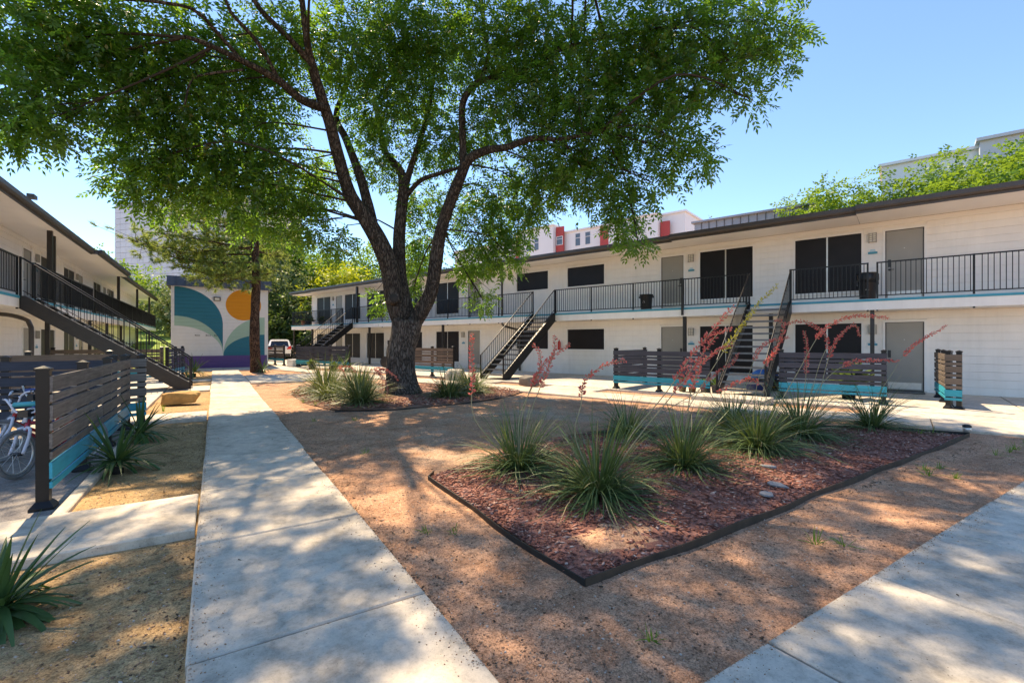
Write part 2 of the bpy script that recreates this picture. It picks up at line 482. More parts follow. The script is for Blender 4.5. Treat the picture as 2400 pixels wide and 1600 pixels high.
gf = np.stack([idx[:-1,:-1].ravel(), idx[:-1,1:].ravel(), idx[1:,1:].ravel(), idx[1:,:-1].ravel()], 1)
ground = np_mesh('ground', gv, gf, M_DIRT, smooth=True); ground['kind'] = 'structure'

# ------------------------------------------------------------------ concrete paths, slab by slab
def path(name, m, slabs, z1, z0=-0.12):
    root = bpy.data.objects.new(name, None); col.objects.link(root); root['kind'] = 'structure'
    for i, p in enumerate(slabs):
        dz = random.uniform(-0.003, 0.003)
        MB().slab(p, z0, z1+dz, 0.010).build('slab', m, root)
    return root
def rect(x0, x1, y0, y1): return [(x0,y0),(x1,y0),(x1,y1),(x0,y1)]
J = 0.009
ys = [-1.9, -0.39, 1.13, 2.65, 4.17, 5.69, 7.21, 8.73, 10.25, 11.77, 13.29, 14.81, 16.33, 17.85, 19.4]
path('walkway', M_CONC, [rect(-0.11+random.uniform(-.008,.008), 1.07+random.uniform(-.012,.012), a+J, b-J) for a, b in zip(ys[:-1], ys[1:])], 0.045)
ys2 = [23.7, 25.3, 26.9, 28.5]
path('walkway_beyond_crossing', M_CONC, [rect(-0.11, 1.07, a+J, b-J) for a, b in zip(ys2[:-1], ys2[1:])], 0.045)
xs = [1.09, 2.36, 3.62, 4.92, 6.24, 7.56, 8.88, 10.2]
path('side_path_right', M_CONC3, [rect(a+J, b-J, 0.08, 1.30+random.uniform(-.006,.006)) for a, b in zip(xs[:-1], xs[1:])], 0.035)
path('cross_path_near', M_CONC, [rect(a+J, b-J, 4.50, 5.53) for a, b in zip([-6.2,-3.6,-1.75], [-3.6,-1.75,-0.125])], 0.060)
path('cross_path_middle', M_CONC2, [rect(a+J, b-J, 11.03, 12.10) for a, b in zip([-2.9,-1.2], [-1.2,-0.125])], 0.050)
path('cross_path_stair', M_CONC2, [rect(-1.25, -0.125, 17.3, 19.0), rect(-1.25, -0.125, 21.4, 22.2)], 0.050)
path('cross_path_far', M_CONC3, [rect(a+J, b-J, 19.42, 23.68) for a, b in zip([-0.11, 1.1, 2.7], [1.1, 2.7, 4.6])], 0.045)
path('mural_forecourt', M_CONC2, [rect(a+J, b-J, 28.55, 31.55) for a, b in zip([-2.2, 0.4, 2.9], [0.4, 2.9, 5.4])], 0.045)
path('parking_drive', M_CONC2, [rect(2.95, 14.0, a+J, b-J) for a, b in zip([31.6, 36, 41, 46, 52], [36, 41, 46, 52, 62])], 0.040)
# left porch and its raised edge, bicycle pad of exposed aggregate
path('left_porch', M_CONC2, [rect(-5.6, -1.28, a+J, b-J) for a, b in zip([12.12, 15.1, 18.1, 21.0, 24.2, 27.4], [15.1, 18.1, 21.0, 24.2, 27.4, 31.0])] + [rect(-5.6, -4.0, 31.0, 60)], 0.070)
path('bicycle_pad', M_AGG, [rect(-5.6, -1.21, 5.55, 11.01)], 0.035)
path('pad_kerb', M_CONC, [rect(-1.205, -1.10, 5.56, 11.0)], 0.048)
# pavement in front of the right-hand block, in its own turned frame
def fpoly(u0, u1, y0, y1):
    return [tuple(fw(u,y).to_2d()) for u, y in ((u0,y0),(u1,y0),(u1,y1),(u0,y1))]
pu = [-8,-5,-2,0.9,3.9,6.9,9.9,12.9,15.9,18.9,21.9,24.9,27.9,30.9,33.9,36.9,39.5]
path('right_porch', M_CONC2, [fpoly(a+J, b-J, 0.01, 4.95) for a, b in zip(pu[:-1], pu[1:])], PORCH)
su = list(np.arange(-8.0, 32, 1.52))
path('building_sidewalk', M_CONC, [fpoly(a+J, b-J, 5.92, 7.10) for a, b in zip(su[:-1], su[1:])], 0.045)
path('porch_connector', M_CONC2, [fpoly(7.2, 9.2, 4.96, 5.91), fpoly(11.6, 13.2, 4.96, 5.91), fpoly(-1.9, 0.7, 4.96, 5.91), fpoly(28.0, 29.4, 4.96, 5.91)], 0.050)
path('stair_pad', M_CONC3, [fpoly(2.5, 4.25, 4.97, 5.85)], 0.15)

# grass slope behind the left-hand block
lg = MB()
lx = np.linspace(-40, -1.9, 14); ly = np.linspace(34, 95, 16)
for j, y in enumerate(ly):
    for x in lx: lg.v.append((x, y, 0.02 + 0.085*(y-34) + 0.1*math.sin(x*0.5+y*0.2)))
for j in range(15):
    for i in range(13): lg.f.append((j*14+i, j*14+i+1, (j+1)*14+i+1, (j+1)*14+i))
struct('lawn', lg, M_LAWN, True)

# ------------------------------------------------------------------ apartment blocks
def siding(wall, u0, u1, z0, z1, opens, rows, m):
    """lapped boards, cut round the openings (ua, ub, za, zb); each board its own piece"""
    h = (z1-z0)/rows
    for r in range(rows):
        a = z0 + r*h; b = a + h
        cuts = sorted((o[0], o[1]) for o in opens if o[2] < b-0.03 and o[3] > a+0.03)
        x = u0; spans = []
        for c0, c1 in cuts:
            if c0 > x+0.02: spans.append((x, c0))
            x = max(x, c1)
        if x < u1-0.02: spans.append((x, u1))
        for s0, s1 in spans:
            # long runs are butted from several boards
            k = max(1, int(round((s1-s0)/16.0)))
            for q in range(k):
                p0 = s0+(s1-s0)*q/k; p1 = s0+(s1-s0)*(q+1)/k - (0.004 if q < k-1 else 0)
                mb = MB()
                mb.add([(p0,-0.03,a),(p1,-0.03,a),(p1,-0.03,b),(p0,-0.03,b),(p0,0.004,a+0.0015),(p1,0.004,a+0.0015),(p1,-0.006,b-0.0015),(p0,-0.006,b-0.0015)],
                       [(0,1,2,3),(7,6,5,4),(4,5,1,0),(5,6,2,1),(6,7,3,2),(7,4,0,3)])
                mb.build('siding_board', m, wall)

def window(root, ua, ub, za, zb, mull=True):
    w = MB().box(ua, ub, -0.10, -0.028, za, zb).build('window', M_SCREEN, root)
    fr = MB(); t = 0.055
    fr.box(ua-t, ua, -0.03, 0.022, za-t, zb+t).box(ub, ub+t, -0.03, 0.022, za-t, zb+t).box(ua, ub, -0.03, 0.022, zb, zb+t).box(ua, ub, -0.03, 0.034, za-t, za)
    fr.build('frame', M_TRIM, w)
    if mull:
        c = (ua+ub)/2; hw = 0.022
        MB().box(ua+0.012, c-hw, -0.027, -0.012, za+0.012, zb-0.012).build('screen', M_SCREEN, w)
        MB().box(c+hw, ub-0.012, -0.027, -0.016, za+0.012, zb-0.012).build('screen', M_SCREEN, w)
        MB().box(c-hw, c+hw, -0.027, -0.004, za, zb).build('mullion', M_ALU, w)
    else:
        MB().box(ua+0.012, ub-0.012, -0.027, -0.012, za+0.012, zb-0.012).build('screen', M_SCREEN, w)
    return w

def door(root, ua, ub, za, zb, hside):
    d = MB().box(ua+0.03, ub-0.03, -0.075, -0.016, za+0.02, zb-0.02).build('door', M_DOOR, root)
    fr = MB(); t = 0.06
    fr.box(ua-t, ua, -0.03, 0.022, za, zb+t).box(ub, ub+t, -0.03, 0.022, za, zb+t).box(ua, ub, -0.03, 0.022, zb, zb+t)
    fr.build('frame', M_TRIM, d)
    jb = MB(); jb.box(ua, ua+0.028, -0.09, -0.008, za, zb).box(ub-0.028, ub, -0.09, -0.008, za, zb).box(ua+0.028, ub-0.028, -0.09, -0.008, zb-0.018, zb)
    jb.build('jamb', M_DARKROOF, d)
    MB().box(ua+0.06, ub-0.06, -0.0155, -0.012, za+0.05, za+0.24).build('kick_plate', M_ALU, d)
    MB().box(ua, ub, -0.09, 0.02, za-0.02, za+0.018).build('threshold', M_DARKROOF, d)
    hx = ua+0.10 if hside < 0 else ub-0.10
    k = MB().box(hx-0.035, hx+0.035, -0.0155, 0.006, za+0.98, za+1.20)
    k.lathe([(0.03,0),(0.03,0.02),(0.012,0.025),(0.012,0.05)], 10, (hx, -0.0155, za+0.90), 'y')
    k.bar((hx, 0.03, za+0.90), (hx+0.11*(1 if hside < 0 else -1), 0.03, za+0.90), 0.018)
    k.build('handle', M_BLACKPL, d)
    MB().lathe([(0.012,0),(0.012,0.006)], 8, ((ua+ub)/2, -0.0155, za+1.52), 'y').build('peephole', M_ALU, d)
    return d

def wall_lamp(root, u, z):
    l = MB().box(u-0.075, u+0.075, 0.014, 0.075, z-0.13, z+0.13).build('wall_lamp', M_LAMPGL, root)
    c = MB()
    for k in range(-2, 3): c.box(u-0.088, u+0.088, 0.070, 0.088, z+k*0.062-0.011, z+k*0.062+0.011)
    for sx in (-1, 1): c.box(u+sx*0.088-0.012, u+sx*0.088+0.012, 0.014, 0.09, z-0.145, z+0.145)
    c.box(u-0.012, u+0.012, 0.0705, 0.0895, z-0.14, z+0.14)
    c.build('cage', M_LAMPCAGE, l)

def plaque(root, u, z):
    p = MB().box(u-0.115, u+0.115, 0.014, 0.026, z-0.065, z+0.0).build('number_plaque', M_PLQ, root)
    MB().prism([(u-0.075, z), (u+0.075, z), (u+0.055, z+0.07), (u-0.055, z+0.07)], 0.024, 0.014, 'y').build('plaque_crest', M_PLQ2, p)

BAL_ME = {}
def railing(root, a, b, z, posts, h=1.05, drop=0.36, step=0.108):
    """one straight run of railing; a, b local (x, y); posts as distances from a"""
    a = Vector((a[0],a[1],0)); b = Vector((b[0],b[1],0)); L = (b-a).length; d = (b-a)/L
    rot = math.atan2(d.y, d.x)
    r = MB().box(0, L, -0.022, 0.022, h-0.035, h).box(0, L, -0.014, 0.014, 0.075, 0.105).build('railing', M_IRON, root)
    r.location = (a.x, a.y, z); r.rotation_euler = (0,0,rot)
    if 'b' not in BAL_ME:
        BAL_ME['b'] = MB().box(-0.0085, 0.0085, -0.0085, 0.0085, 0.09, 1.02).mesh('baluster', M_IRON)
        BAL_ME['p'] = MB().box(-0.022, 0.022, -0.0225, 0.0225, -drop, 1.052).mesh('post', M_IRON)
    n = max(1, int(round(L/step)))
    for i in range(1, n):
        x = L*i/n
        if min(abs(x-p) for p in posts) < 0.045: continue
        link('baluster', BAL_ME['b'], r, (x, 0, 0))
    for p in posts: link('post', BAL_ME['p'], r, (p, 0.0, 0))
    return r

def roof_eave(root, segs, z, fh, back, end0=None):
    """segs: (u0, u1, y_edge); low-slope roof with a deep fascia and gutter; returns roof part"""
    rf = None
    for i, (a, b, ye) in enumerate(segs):
        mb = MB().add([(a,ye-0.02,z+fh-0.03),(b,ye-0.02,z+fh-0.03),(b,back,z+fh+0.42),(a,back,z+fh+0.42),(a,ye-0.02,z+0.02),(b,ye-0.02,z+0.02),(b,back,z+0.02),(a,back,z+0.02)],
                 [(3,2,1,0),(4,5,6,7),(0,1,5,4),(1,2,6,5),(2,3,7,6),(3,0,4,7)])
        o = mb.build('roof', M_ROOF, root)
        MB().box(a+0.004, b-0.004, ye-0.02, ye+0.02, z-0.01, z+fh-0.04).build('fascia', M_DARKROOF, o)
        g = MB().prism([(ye+0.021, z+0.06), (ye+0.09, z+0.06), (ye+0.12, z+0.11), (ye+0.12, z+fh), (ye+0.105, z+fh), (ye+0.021, z+fh-0.02)], a, b, 'x')
        g.build('gutter', M_DARKROOF, o)
        MB().add([(a+0.006,0.0,z+0.012),(b-0.006,0.0,z+0.012),(b-0.006,ye-0.021,z-0.004),(a+0.006,ye-0.021,z-0.004),(a+0.006,0.0,z+0.019),(b-0.006,0.0,z+0.019),(b-0.006,ye-0.021,z+0.019),(a+0.006,ye-0.021,z+0.019)],
            [(0,1,2,3),(7,6,5,4),(4,5,1,0),(5,6,2,1),(6,7,3,2),(7,4,0,3)]).build('soffit', M_SOFFIT, o)
    return rf

def block(name, label, loc, rotz, u0, u1, wins, doors, lamps, slab_u, runs, cols, segs, deck=2.78, top=5.20, zd0=PORCH, depth=8.0, ends=True):
    root = thing(name, label, 'building', loc, rotz)
    wall = MB().box(u0, u1, -depth, -0.032, -0.1, top).build('wall', M_WHITE, root)
    opens = []
    for (a, b, za, zb, mu) in wins: opens.append((a-0.055, b+0.055, za-0.055, zb+0.055))
    for (a, b, za, zb, hs) in doors: opens.append((a-0.06, b+0.06, za-0.02, zb+0.06))
    siding(wall, u0+0.06, u1-0.06, 0.06, 2.44, opens, 11, M_WHITE)
    siding(wall, u0+0.06, u1-0.06, deck+0.01, top-0.141, opens, 11, M_WHITE)
    MB().box(u0-0.02, u0+0.058, -0.031, 0.022, 0.06, top-0.02).build('corner_trim', M_TRIM, wall)
    MB().box(u1-0.058, u1+0.02, -0.031, 0.022, 0.06, top-0.02).build('corner_trim', M_TRIM, wall)
    MB().box(u0+0.06, u1-0.06, -0.031, 0.018, top-0.14, top+0.004).build('frieze', M_TRIM, wall)
    for (a, b, za, zb, mu) in wins: window(root, a, b, za, zb, mu)
    for (a, b, za, zb, hs) in doors: door(root, a, b, za, zb, hs)
    for (u, z) in lamps: wall_lamp(root, u, z); plaque(root, u, z-0.43)
    for (a, b) in slab_u:
        s = MB().box(a, b, -0.031, 1.2, 2.46, deck).build('balcony_slab', M_WHITE, root)
        MB().box(a-0.004, b+0.004, 1.2005, 1.212, deck-0.075, deck-0.008).build('trim_stripe', M_TEAL, s)
    for (a, b, posts) in runs: railing(root, a, b, deck, posts)
    for (u, y, za, zb, w) in cols: MB().box(u-w/2, u+w/2, y-w/2, y+w/2, za, zb).build('column', M_IRON2, root)
    roof_eave(root, segs, top, 0.225, -depth-0.3)
    return root

UPW = (3.14, 4.93); LOW = (0.42, 2.12); SMU = (4.06, 4.93); SML = (1.20, 2.10)
wl = []
for a, b in [(1.01,2.80),(4.10,5.93),(19.13,21.07),(22.35,24.25),(26.26,28.26),(29.09,31.11),(33.11,35.15)]:
    wl += [(a,b,UPW[0],UPW[1],True),(a,b,LOW[0],LOW[1],True)]
for a, b in [(10.0,11.9),(13.0,14.93)]:
    wl += [(a,b,SMU[0],SMU[1],False),(a,b,SML[0],SML[1],False)]
dl = []
for a, b, hs in [(-0.46,0.43,1),(6.55,7.44,-1),(17.5,18.42,1),(31.42,32.33,-1)]:
    dl += [(a,b,2.82,4.90,hs),(a,b,PORCH+0.025,2.13,hs)]
ll = []
for u in (0.73, 6.25, 18.77, 32.72): ll += [(u,4.74),(u,1.92)]
runs = [((-7.9,1.16),(0.60,1.16),[0.02,2.4,4.5,6.5,8.48]), ((0.78,1.16),(2.78,1.16),[0.02,1.98]),
        ((4.01,1.16),(11.78,1.16),[0.02,2.13,4.09,5.96,7.75]), ((13.0,1.16),(28.0,1.16),[0.02,2.13,4.11,5.8,8.0,10.2,11.8,13.3,14.98]),
        ((29.35,1.16),(36.85,1.16),[0.02,1.6,3.28,5.3,7.45]), ((36.85,1.14),(36.85,-6.0),[0.03,1.6,3.2,5.0])]
cl = [(0.70,1.02,PORCH,2.46,0.10),(6.14,1.02,PORCH,2.46,0.11),(6.14,1.26,2.5,3.84,0.07),(19.33,1.02,PORCH,2.46,0.11),(27.85,1.02,2.78,5.2,0.13),(26.4,1.02,PORCH,2.46,0.11),(33.9,1.02,PORCH,2.46,0.12),(36.8,1.05,PORCH,2.46,0.10),(3.35,0.9,PORCH,2.46,0.11),(36.8,-3.0,PORCH,2.46,0.1)]
segsR = [(-8.0,1.05,1.62),(1.05,6.5,1.46),(6.5,33.9,1.30),(33.9,37.2,1.14)]
BR = block('apartment_building', 'long two storey white apartment block with black balcony railing, right of the big tree', (FO.x,FO.y,0), FROT,
           -8.0, 35.95, wl, dl, ll, [(-7.98,36.9)], runs, cl, segsR)
MB().box(35.96, 36.9, -6.2, -0.032, 2.46, 2.775).build('balcony_slab', M_WHITE, BR)
dsp = MB().tube([(14.94,1.13,5.2),(14.94,1.13,2.55),(14.94,1.10,2.38),(14.94,0.95,2.30),(14.7,0.2,2.12),(14.7,0.08,2.0),(14.7,0.07,0.1)], 0.055, 8, smooth=0.15)
dsp.build('downspout', M_DARKROOF, BR)
MB().lathe([(0.06,0),(0.075,0.03),(0.075,0.34),(0.05,0.40),(0.02,0.42),(0.02,0.47)], 12, (12.28,0.13,1.16)).build('fire_extinguisher', M_RED, BR)

# left-hand block: local x runs toward the camera (minus world y)
wl = []; 
for a, b in [(24.65,26.5),(27.85,29.75),(33.8,35.8),(38.0,40.0)]:
    wl += [(-b,-a,3.05,4.83,True),(-b,-a,0.40,2.02,True)]
dl = []
for a, b, hs in [(22.7,23.6,1),(30.5,31.4,-1),(36.4,37.3,1)]:
    dl += [(-b,-a,2.80,4.80,hs),(-b,-a,0.09,2.02,hs)]
ll = [(-24.15,4.64),(-24.15,1.80),(-30.1,4.64),(-30.1,1.8),(-37.8,4.64)]
runs = [((-17.6,1.16),(-10.1,1.16),[0.03,2.0,4.0,6.0,7.45]), ((-26.7,1.16),(-18.8,1.16),[0.03,2.1,3.65,5.9,7.87]),
        ((-38.0,1.16),(-27.3,1.16),[0.03,2.2,4.6,6.9,9.0,10.67]), ((-52.0,1.16),(-38.1,1.16),[0.03,3,6,9,12,13.87])]
cl = [(-20.9,1.08,2.78,5.2,0.13),(-21.9,0.95,2.78,5.2,0.11),(-20.9,1.02,0.06,2.46,0.11),(-27.0,1.02,0.06,2.46,0.11),(-30.8,1.02,0.06,2.46,0.11),(-33.6,1.1,2.78,5.2,0.12),(-35,1.02,0.06,2.46,0.11),(-41,1.1,0.06,5.2,0.12),(-48,1.1,0.06,5.2,0.12)]
segsL = [(-25.6,-10.0,1.30),(-33.6,-25.6,1.52),(-52.5,-33.6,1.2)]
BL = block('apartment_building', 'two storey white apartment block on the left behind the bicycle pad', (-5.6,0,0), R(-90),
           -50.0, -10.0, wl, dl, ll, [(-52.0,-10.0)], runs, cl, segsL, top=5.15)
MB().tube([(-19.6,0.2,2.36),(-19.2,0.65,2.3),(-18.9,1.05,2.15),(-18.75,1.15,1.95),(-18.75,1.15,0.07)], 0.06, 8, smooth=0.15).build('downspout', M_DARKROOF, BL)
MB().box(-17.9,-17.6,1.33,1.48,5.44,5.54).build('flood_light', M_DARKROOF, BL)

# ------------------------------------------------------------------ staircases
def staircase(label, loc, rotz, w, run, rise, n, matS=M_IRON, z0=0.0):
    """climbs toward local -y; its foot at y=run, its head at y=0, x centred"""
    root = thing('metal_staircase', label, 'staircase', loc, rotz, 'black metal staircases up to the balconies')
    d = Vector((0, -run, rise)); L = d.length
    def pt(x, t, dz=0): return (x, run*(1-t), rise*t + dz)
    for sx in (-1, 1):
        x = sx*w/2
        q = [(run+0.02, 0.0), (run-0.34, 0.0), (-0.02, rise-0.34), (-0.02, rise), (0.10, rise), (run+0.02, 0.17)]
        mb = MB().prism(q, x-0.02, x+0.02, 'x')
        s = mb.build('stringer', matS, root)
        # flange along the top of the channel
        MB().bar((x-sx*0.028, 0.08, rise+0.012), (x-sx*0.028, run+0.015, 0.185), 0.075, 0.016).build('flange', M_NOSE if matS is M_IRON2 else matS, s)
        h = MB()
        h.tube([(x, -0.02, rise+1.02), (x, 0.06, rise+1.0), (x, run-0.05, 0.98), (x, run+0.0, 0.93)], 0.021, 8)
        h.bar((x, 0.05, rise+0.14), (x, run-0.02, 0.26), 0.018)
        hr = h.build('handrail', M_IRON, root)
        nb = int(L/0.16)
        for i in range(1, nb):
            t = i/nb
            a = pt(x, t, 0.12); b = pt(x, t, 0.98)
            MB().bar(a, b, 0.014).build('baluster', M_IRON, hr)
        MB().box(x-0.022, x+0.022, run-0.03, run+0.014, 0.0, 0.96).build('post', M_IRON, hr)
        MB().box(x-0.022, x+0.022, -0.02, 0.024, rise-0.34, rise+1.05).build('post', M_IRON, hr)
    for i in range(n):
        t = (i+1)/(n+1)
        y = run*(1-t)+0.06; z = rise*t
        tr = MB().box(-w/2+0.021, w/2-0.021, y-0.15, y+0.13, z-0.045, z).build('tread', M_IRON2, root)
        MB().box(-w/2+0.022, w/2-0.022, y+0.1305, y+0.142, z-0.047, z+0.003).build('nosing', M_NOSE, tr)
    MB().box(-w/2+0.021, w/2-0.021, -0.06, -0.02, rise-0.30, rise-0.01).build('head_plate', M_IRON, root)
    return root
for u, lab, run in [(3.33, 'black metal staircase facing us between two charcoal fences', 3.55),
               (12.38, 'black metal staircase just right of the big tree trunk, before the white block', 3.45),
               (28.68, 'far black metal staircase left of the big tree, beside the parked car', 3.5)]:
    p = fw(u, 1.215)
    staircase(lab, (p.x, p.y, PORCH+0.002), FROT, 1.20, run, 2.78-PORCH-0.004, 13)
staircase('brown black metal staircase on the left, seen from its side above the sandstone boulder', (-4.385, 18.2, 0.072), R(-90), 1.2, 3.75, 2.70, 13, M_IRON2)

# ------------------------------------------------------------------ slat fences
PAT = [(1.06,1.20,0),(0.965,1.03,0),(0.80,0.935,0),(0.705,0.77,0),(0.54,0.675,0),(0.445,0.51,0),(0.27,0.415,1),(0.185,0.24,1)]
def fence(label, p0, p1, z, m=M_SLATE, side=1, posts=None, group='slat fences around the patios', teal=True, h=1.0, mp=M_IRON):
    p0 = Vector((p0[0],p0[1],0)); p1 = Vector((p1[0],p1[1],0)); L = (p1-p0).length
    rot = math.atan2(p1.y-p0.y, p1.x-p0.x)
    root = thing('slat_fence', label, 'fence', (p0.x,p0.y,z), rot, group)
    n = posts or max(2, int(round(L/1.55))+1)
    px = [0.045 + (L-0.09)*i/(n-1) for i in range(n)]
    for x in px:
        p = MB().box(x-0.045, x+0.045, -0.045, 0.045, 0.0, 1.25*h).build('post', mp, root)
        MB().add([(x-0.055,-0.055,1.25*h),(x+0.055,-0.055,1.25*h),(x+0.055,0.055,1.25*h),(x-0.055,0.055,1.25*h),(x-0.055,-0.055,1.27*h),(x+0.055,-0.055,1.27*h),(x+0.055,0.055,1.27*h),(x-0.055,0.055,1.27*h),(x,0,1.295*h)],
            [(3,2,1,0),(0,1,5,4),(1,2,6,5),(2,3,7,6),(3,0,4,7),(4,5,8),(5,6,8),(6,7,8),(7,4,8)]).build('post_cap', mp, p)
        MB().add([(x-0.085,-0.085,0.0),(x+0.085,-0.085,0.0),(x+0.085,0.085,0.0),(x-0.085,0.085,0.0),(x-0.085,-0.085,0.02),(x+0.085,-0.085,0.02),(x+0.085,0.085,0.02),(x-0.085,0.085,0.02),(x-0.05,-0.05,0.07),(x+0.05,-0.05,0.07),(x+0.05,0.05,0.07),(x-0.05,0.05,0.07)],
            [(3,2,1,0),(0,1,5,4),(1,2,6,5),(2,3,7,6),(3,0,4,7),(4,5,9,8),(5,6,10,9),(6,7,11,10),(7,4,8,11),(8,9,10,11)]).build('post_base', mp, p)
    nb = max(1, int(round(L/2.4)))
    for (a, b, t) in PAT:
        for q in range(nb):
            x0 = L*q/nb + (0.002 if q else -0.01); x1 = L*(q+1)/nb - (0.002 if q < nb-1 else -0.01)
            bd = MB().box(0, x1-x0, -0.011, 0.011, 0, (b-a)*h).build('board', M_FTEAL if (t and teal) else m, root)
            bd.location = (x0, side*(0.045+0.013+random.uniform(0,0.004)), a*h+random.uniform(-0.004,0.004))
            bd.rotation_euler = (random.uniform(-0.012,0.012), random.uniform(-0.0025,0.0025), 0)
    return root
def ff(label, u0, y0, u1, y1, **kw):
    a = fw(u0,y0); b = fw(u1,y1); fence(label, a, b, PORCH+0.003, **{'side': -1, **kw})
ff('charcoal and teal slat fence left of the stairs behind the red flowers', 7.05, 4.70, 4.12, 4.70)
ff('charcoal and teal slat fence right of the stairs, below the double window', 2.52, 4.15, 0.32, 3.95)
ff('short charcoal side panel at the left end of the middle patio', 7.05, 4.62, 7.05, 2.4, teal=False)
ff('short slat fence standing out from the wall beside the rightmost door', -0.70, 1.3, -0.80, 3.75, m=M_BROWN, side=-1)
ff('narrow end panel of slats at the sunny corner by the rightmost door', -0.72, 3.95, -0.98, 4.0, m=M_BROWN, side=-1, posts=2)
ff('charcoal and teal slat fence left of the big trunk, on the far patio', 27.3, 5.3, 21.9, 5.1, m=M_SLATE)
ff('brown and teal slat fence between the big trunk and the middle stairs', 18.2, 5.0, 14.3, 4.9, m=M_BROWN)
ff('dark slat panel behind the far stairs', 27.3, 5.2, 27.3, 2.0, teal=False)
fence('weathered grey and teal slat fence beside the bicycles, nearest the walkway', (-1.31,5.82), (-1.31,10.4), 0.037, M_WEATH, -1, posts=4)
fence('dark slat fence closing the back of the bicycle pad', (-1.42,10.45), (-5.4,10.45), 0.037, M_SLATE, 1, teal=False)
fence('narrow end panel of weathered slats at the far corner of the bicycle pad', (-1.36,10.62), (-1.08,10.75), 0.037, M_WEATH, -1, posts=2)
fence('low brown slat fence on the left porch behind the bicycle pad', (-1.9,13.4), (-4.5,13.2), 0.073, M_BROWN, 1, teal=False)
fence('brown and teal slat fence seen through the left staircase', (-1.6,21.4), (-4.6,21.4), 0.073, M_BROWN, 1)
fence('dark side panel at the right end of the fence behind the left staircase', (-1.5,21.5), (-1.15,24.4), 0.073, M_SLATE, -1)
ff('lattice like brown fence under the far staircase near the parked car', 33.5, 5.0, 29.6, 5.0, m=M_BROWN)

# ------------------------------------------------------------------ mural building
def mural_mat():
    t = NT('mural_paint')
    sp = t.n('ShaderNodeSeparateXYZ'); tc = t.n('ShaderNodeTexCoord'); t.l(tc.outputs['Object'], sp.inputs[0])
    x, z = sp.outputs[0], sp.outputs[2]
    def ell(cx, cz, rx, rz):
        a = t.math('POWER', t.math('ABSOLUTE', t.math('DIVIDE', t.math('SUBTRACT', x, cx), rx)), 2.0)
        b = t.math('POWER', t.math('ABSOLUTE', t.math('DIVIDE', t.math('SUBTRACT', z, cz), rz)), 2.0)
        return t.math('LESS_THAN', t.math('ADD', a, b), 1.0)
    def lt(a, v): return t.math('LESS_THAN', a, v)
    def gt(a, v): return t.math('GREATER_THAN', a, v)
    def AND(*a):
        r = a[0]
        for q in a[1:]: r = t.math('MULTIPLY', r, q)
        return r
    def NOT(a): return t.math('SUBTRACT', 1.0, a)
    def OR(a, b): return t.math('MAXIMUM', a, b)
    inx = AND(gt(x, 0.10), lt(x, 4.50))
    e_top = OR(ell(0.10, 2.5, 2.27, 2.1), AND(lt(z, 2.5), lt(x, 2.37)))
    e_mo = ell(0.10, 0.80, 2.30, 2.17); e_mi = ell(0.10, 0.80, 2.28, 1.63)
    low = gt(z, 0.74)
    teal1 = AND(e_top, NOT(e_mo), inx, low, lt(x, 2.372), lt(z, 4.61))
    mint1 = AND(e_mo, NOT(e_mi), lt(x, 2.40), inx, low)
    e_r = ell(4.50, 0.78, 2.10, 2.2); e_t = ell(4.50, 0.76, 2.10, 1.20)
    mint2 = AND(e_r, NOT(e_t), gt(x, 2.40), inx, low)
    teal2 = AND(e_t, gt(x, 2.40), inx, low)
    sunc = AND(ell(3.41, 3.68, 0.90, 0.90), inx)
    purple = AND(NOT(low), gt(x, 0.0))
    nz = t.noise(t.coord('Object'), 3, 5, 0.6)
    c = t.ramp(nz, [(0.3, (0.74,0.73,0.71)), (0.7, (0.80,0.79,0.77))])
    for f, colr in ((teal1,(0.005,0.165,0.235)), (mint1,(0.36,0.53,0.42)), (mint2,(0.36,0.53,0.42)), (teal2,(0.005,0.165,0.235)), (sunc,(0.72,0.27,0.006)), (purple,(0.125,0.062,0.235))):
        c = t.mix(f, c, colr)
    t.base(c); t.p.inputs['Roughness'].default_value = 0.6
    return t.m
M_MURAL = mural_mat()
ML = thing('mural_building', 'small building with a painted wall of teal leaves and an orange sun', 'building', (-1.97, 31.6, 0))
mw = MB().box(0.0, 4.63, 0.04, 6.0, -0.1, 4.62).build('wall', M_WHITE, ML)
for i in range(23):
    a = 0.02+i*0.2; b = a+0.2
    MB().add([(0.0,0.039,a),(4.63,0.039,a),(4.63,0.039,b),(0.0,0.039,b),(0.0,-0.004,a+0.004),(4.63,-0.004,a+0.004),(4.63,0.008,b-0.001),(0.0,0.008,b-0.001)],
        [(3,2,1,0),(4,5,6,7),(0,1,5,4),(1,2,6,5),(2,3,7,6),(3,0,4,7)]).build('siding_board', M_MURAL, mw)
MB().box(-0.05, 0.0, -0.012, 6.0, -0.1, 4.62).build('corner_trim', M_TRIM, mw)
MB().box(4.631, 4.68, -0.012, 6.0, -0.1, 4.62).build('corner_trim', M_TRIM, mw)
mr = MB().add([(-0.25,-0.15,4.63),(4.88,-0.15,4.63),(4.88,6.3,4.63),(-0.25,6.3,4.63),(-0.1,0.10,5.16),(4.7,0.10,5.16),(4.7,6.0,5.5),(-0.1,6.0,5.5)],
    [(3,2,1,0),(4,5,6,7),(0,1,5,4),(1,2,6,5),(2,3,7,6),(3,0,4,7)]).build('roof', M_ROOF, ML)
M_SEAM = plain('seam_metal', (0.085,0.09,0.105), 0.45, 0.12, 3, rnd=0.1)
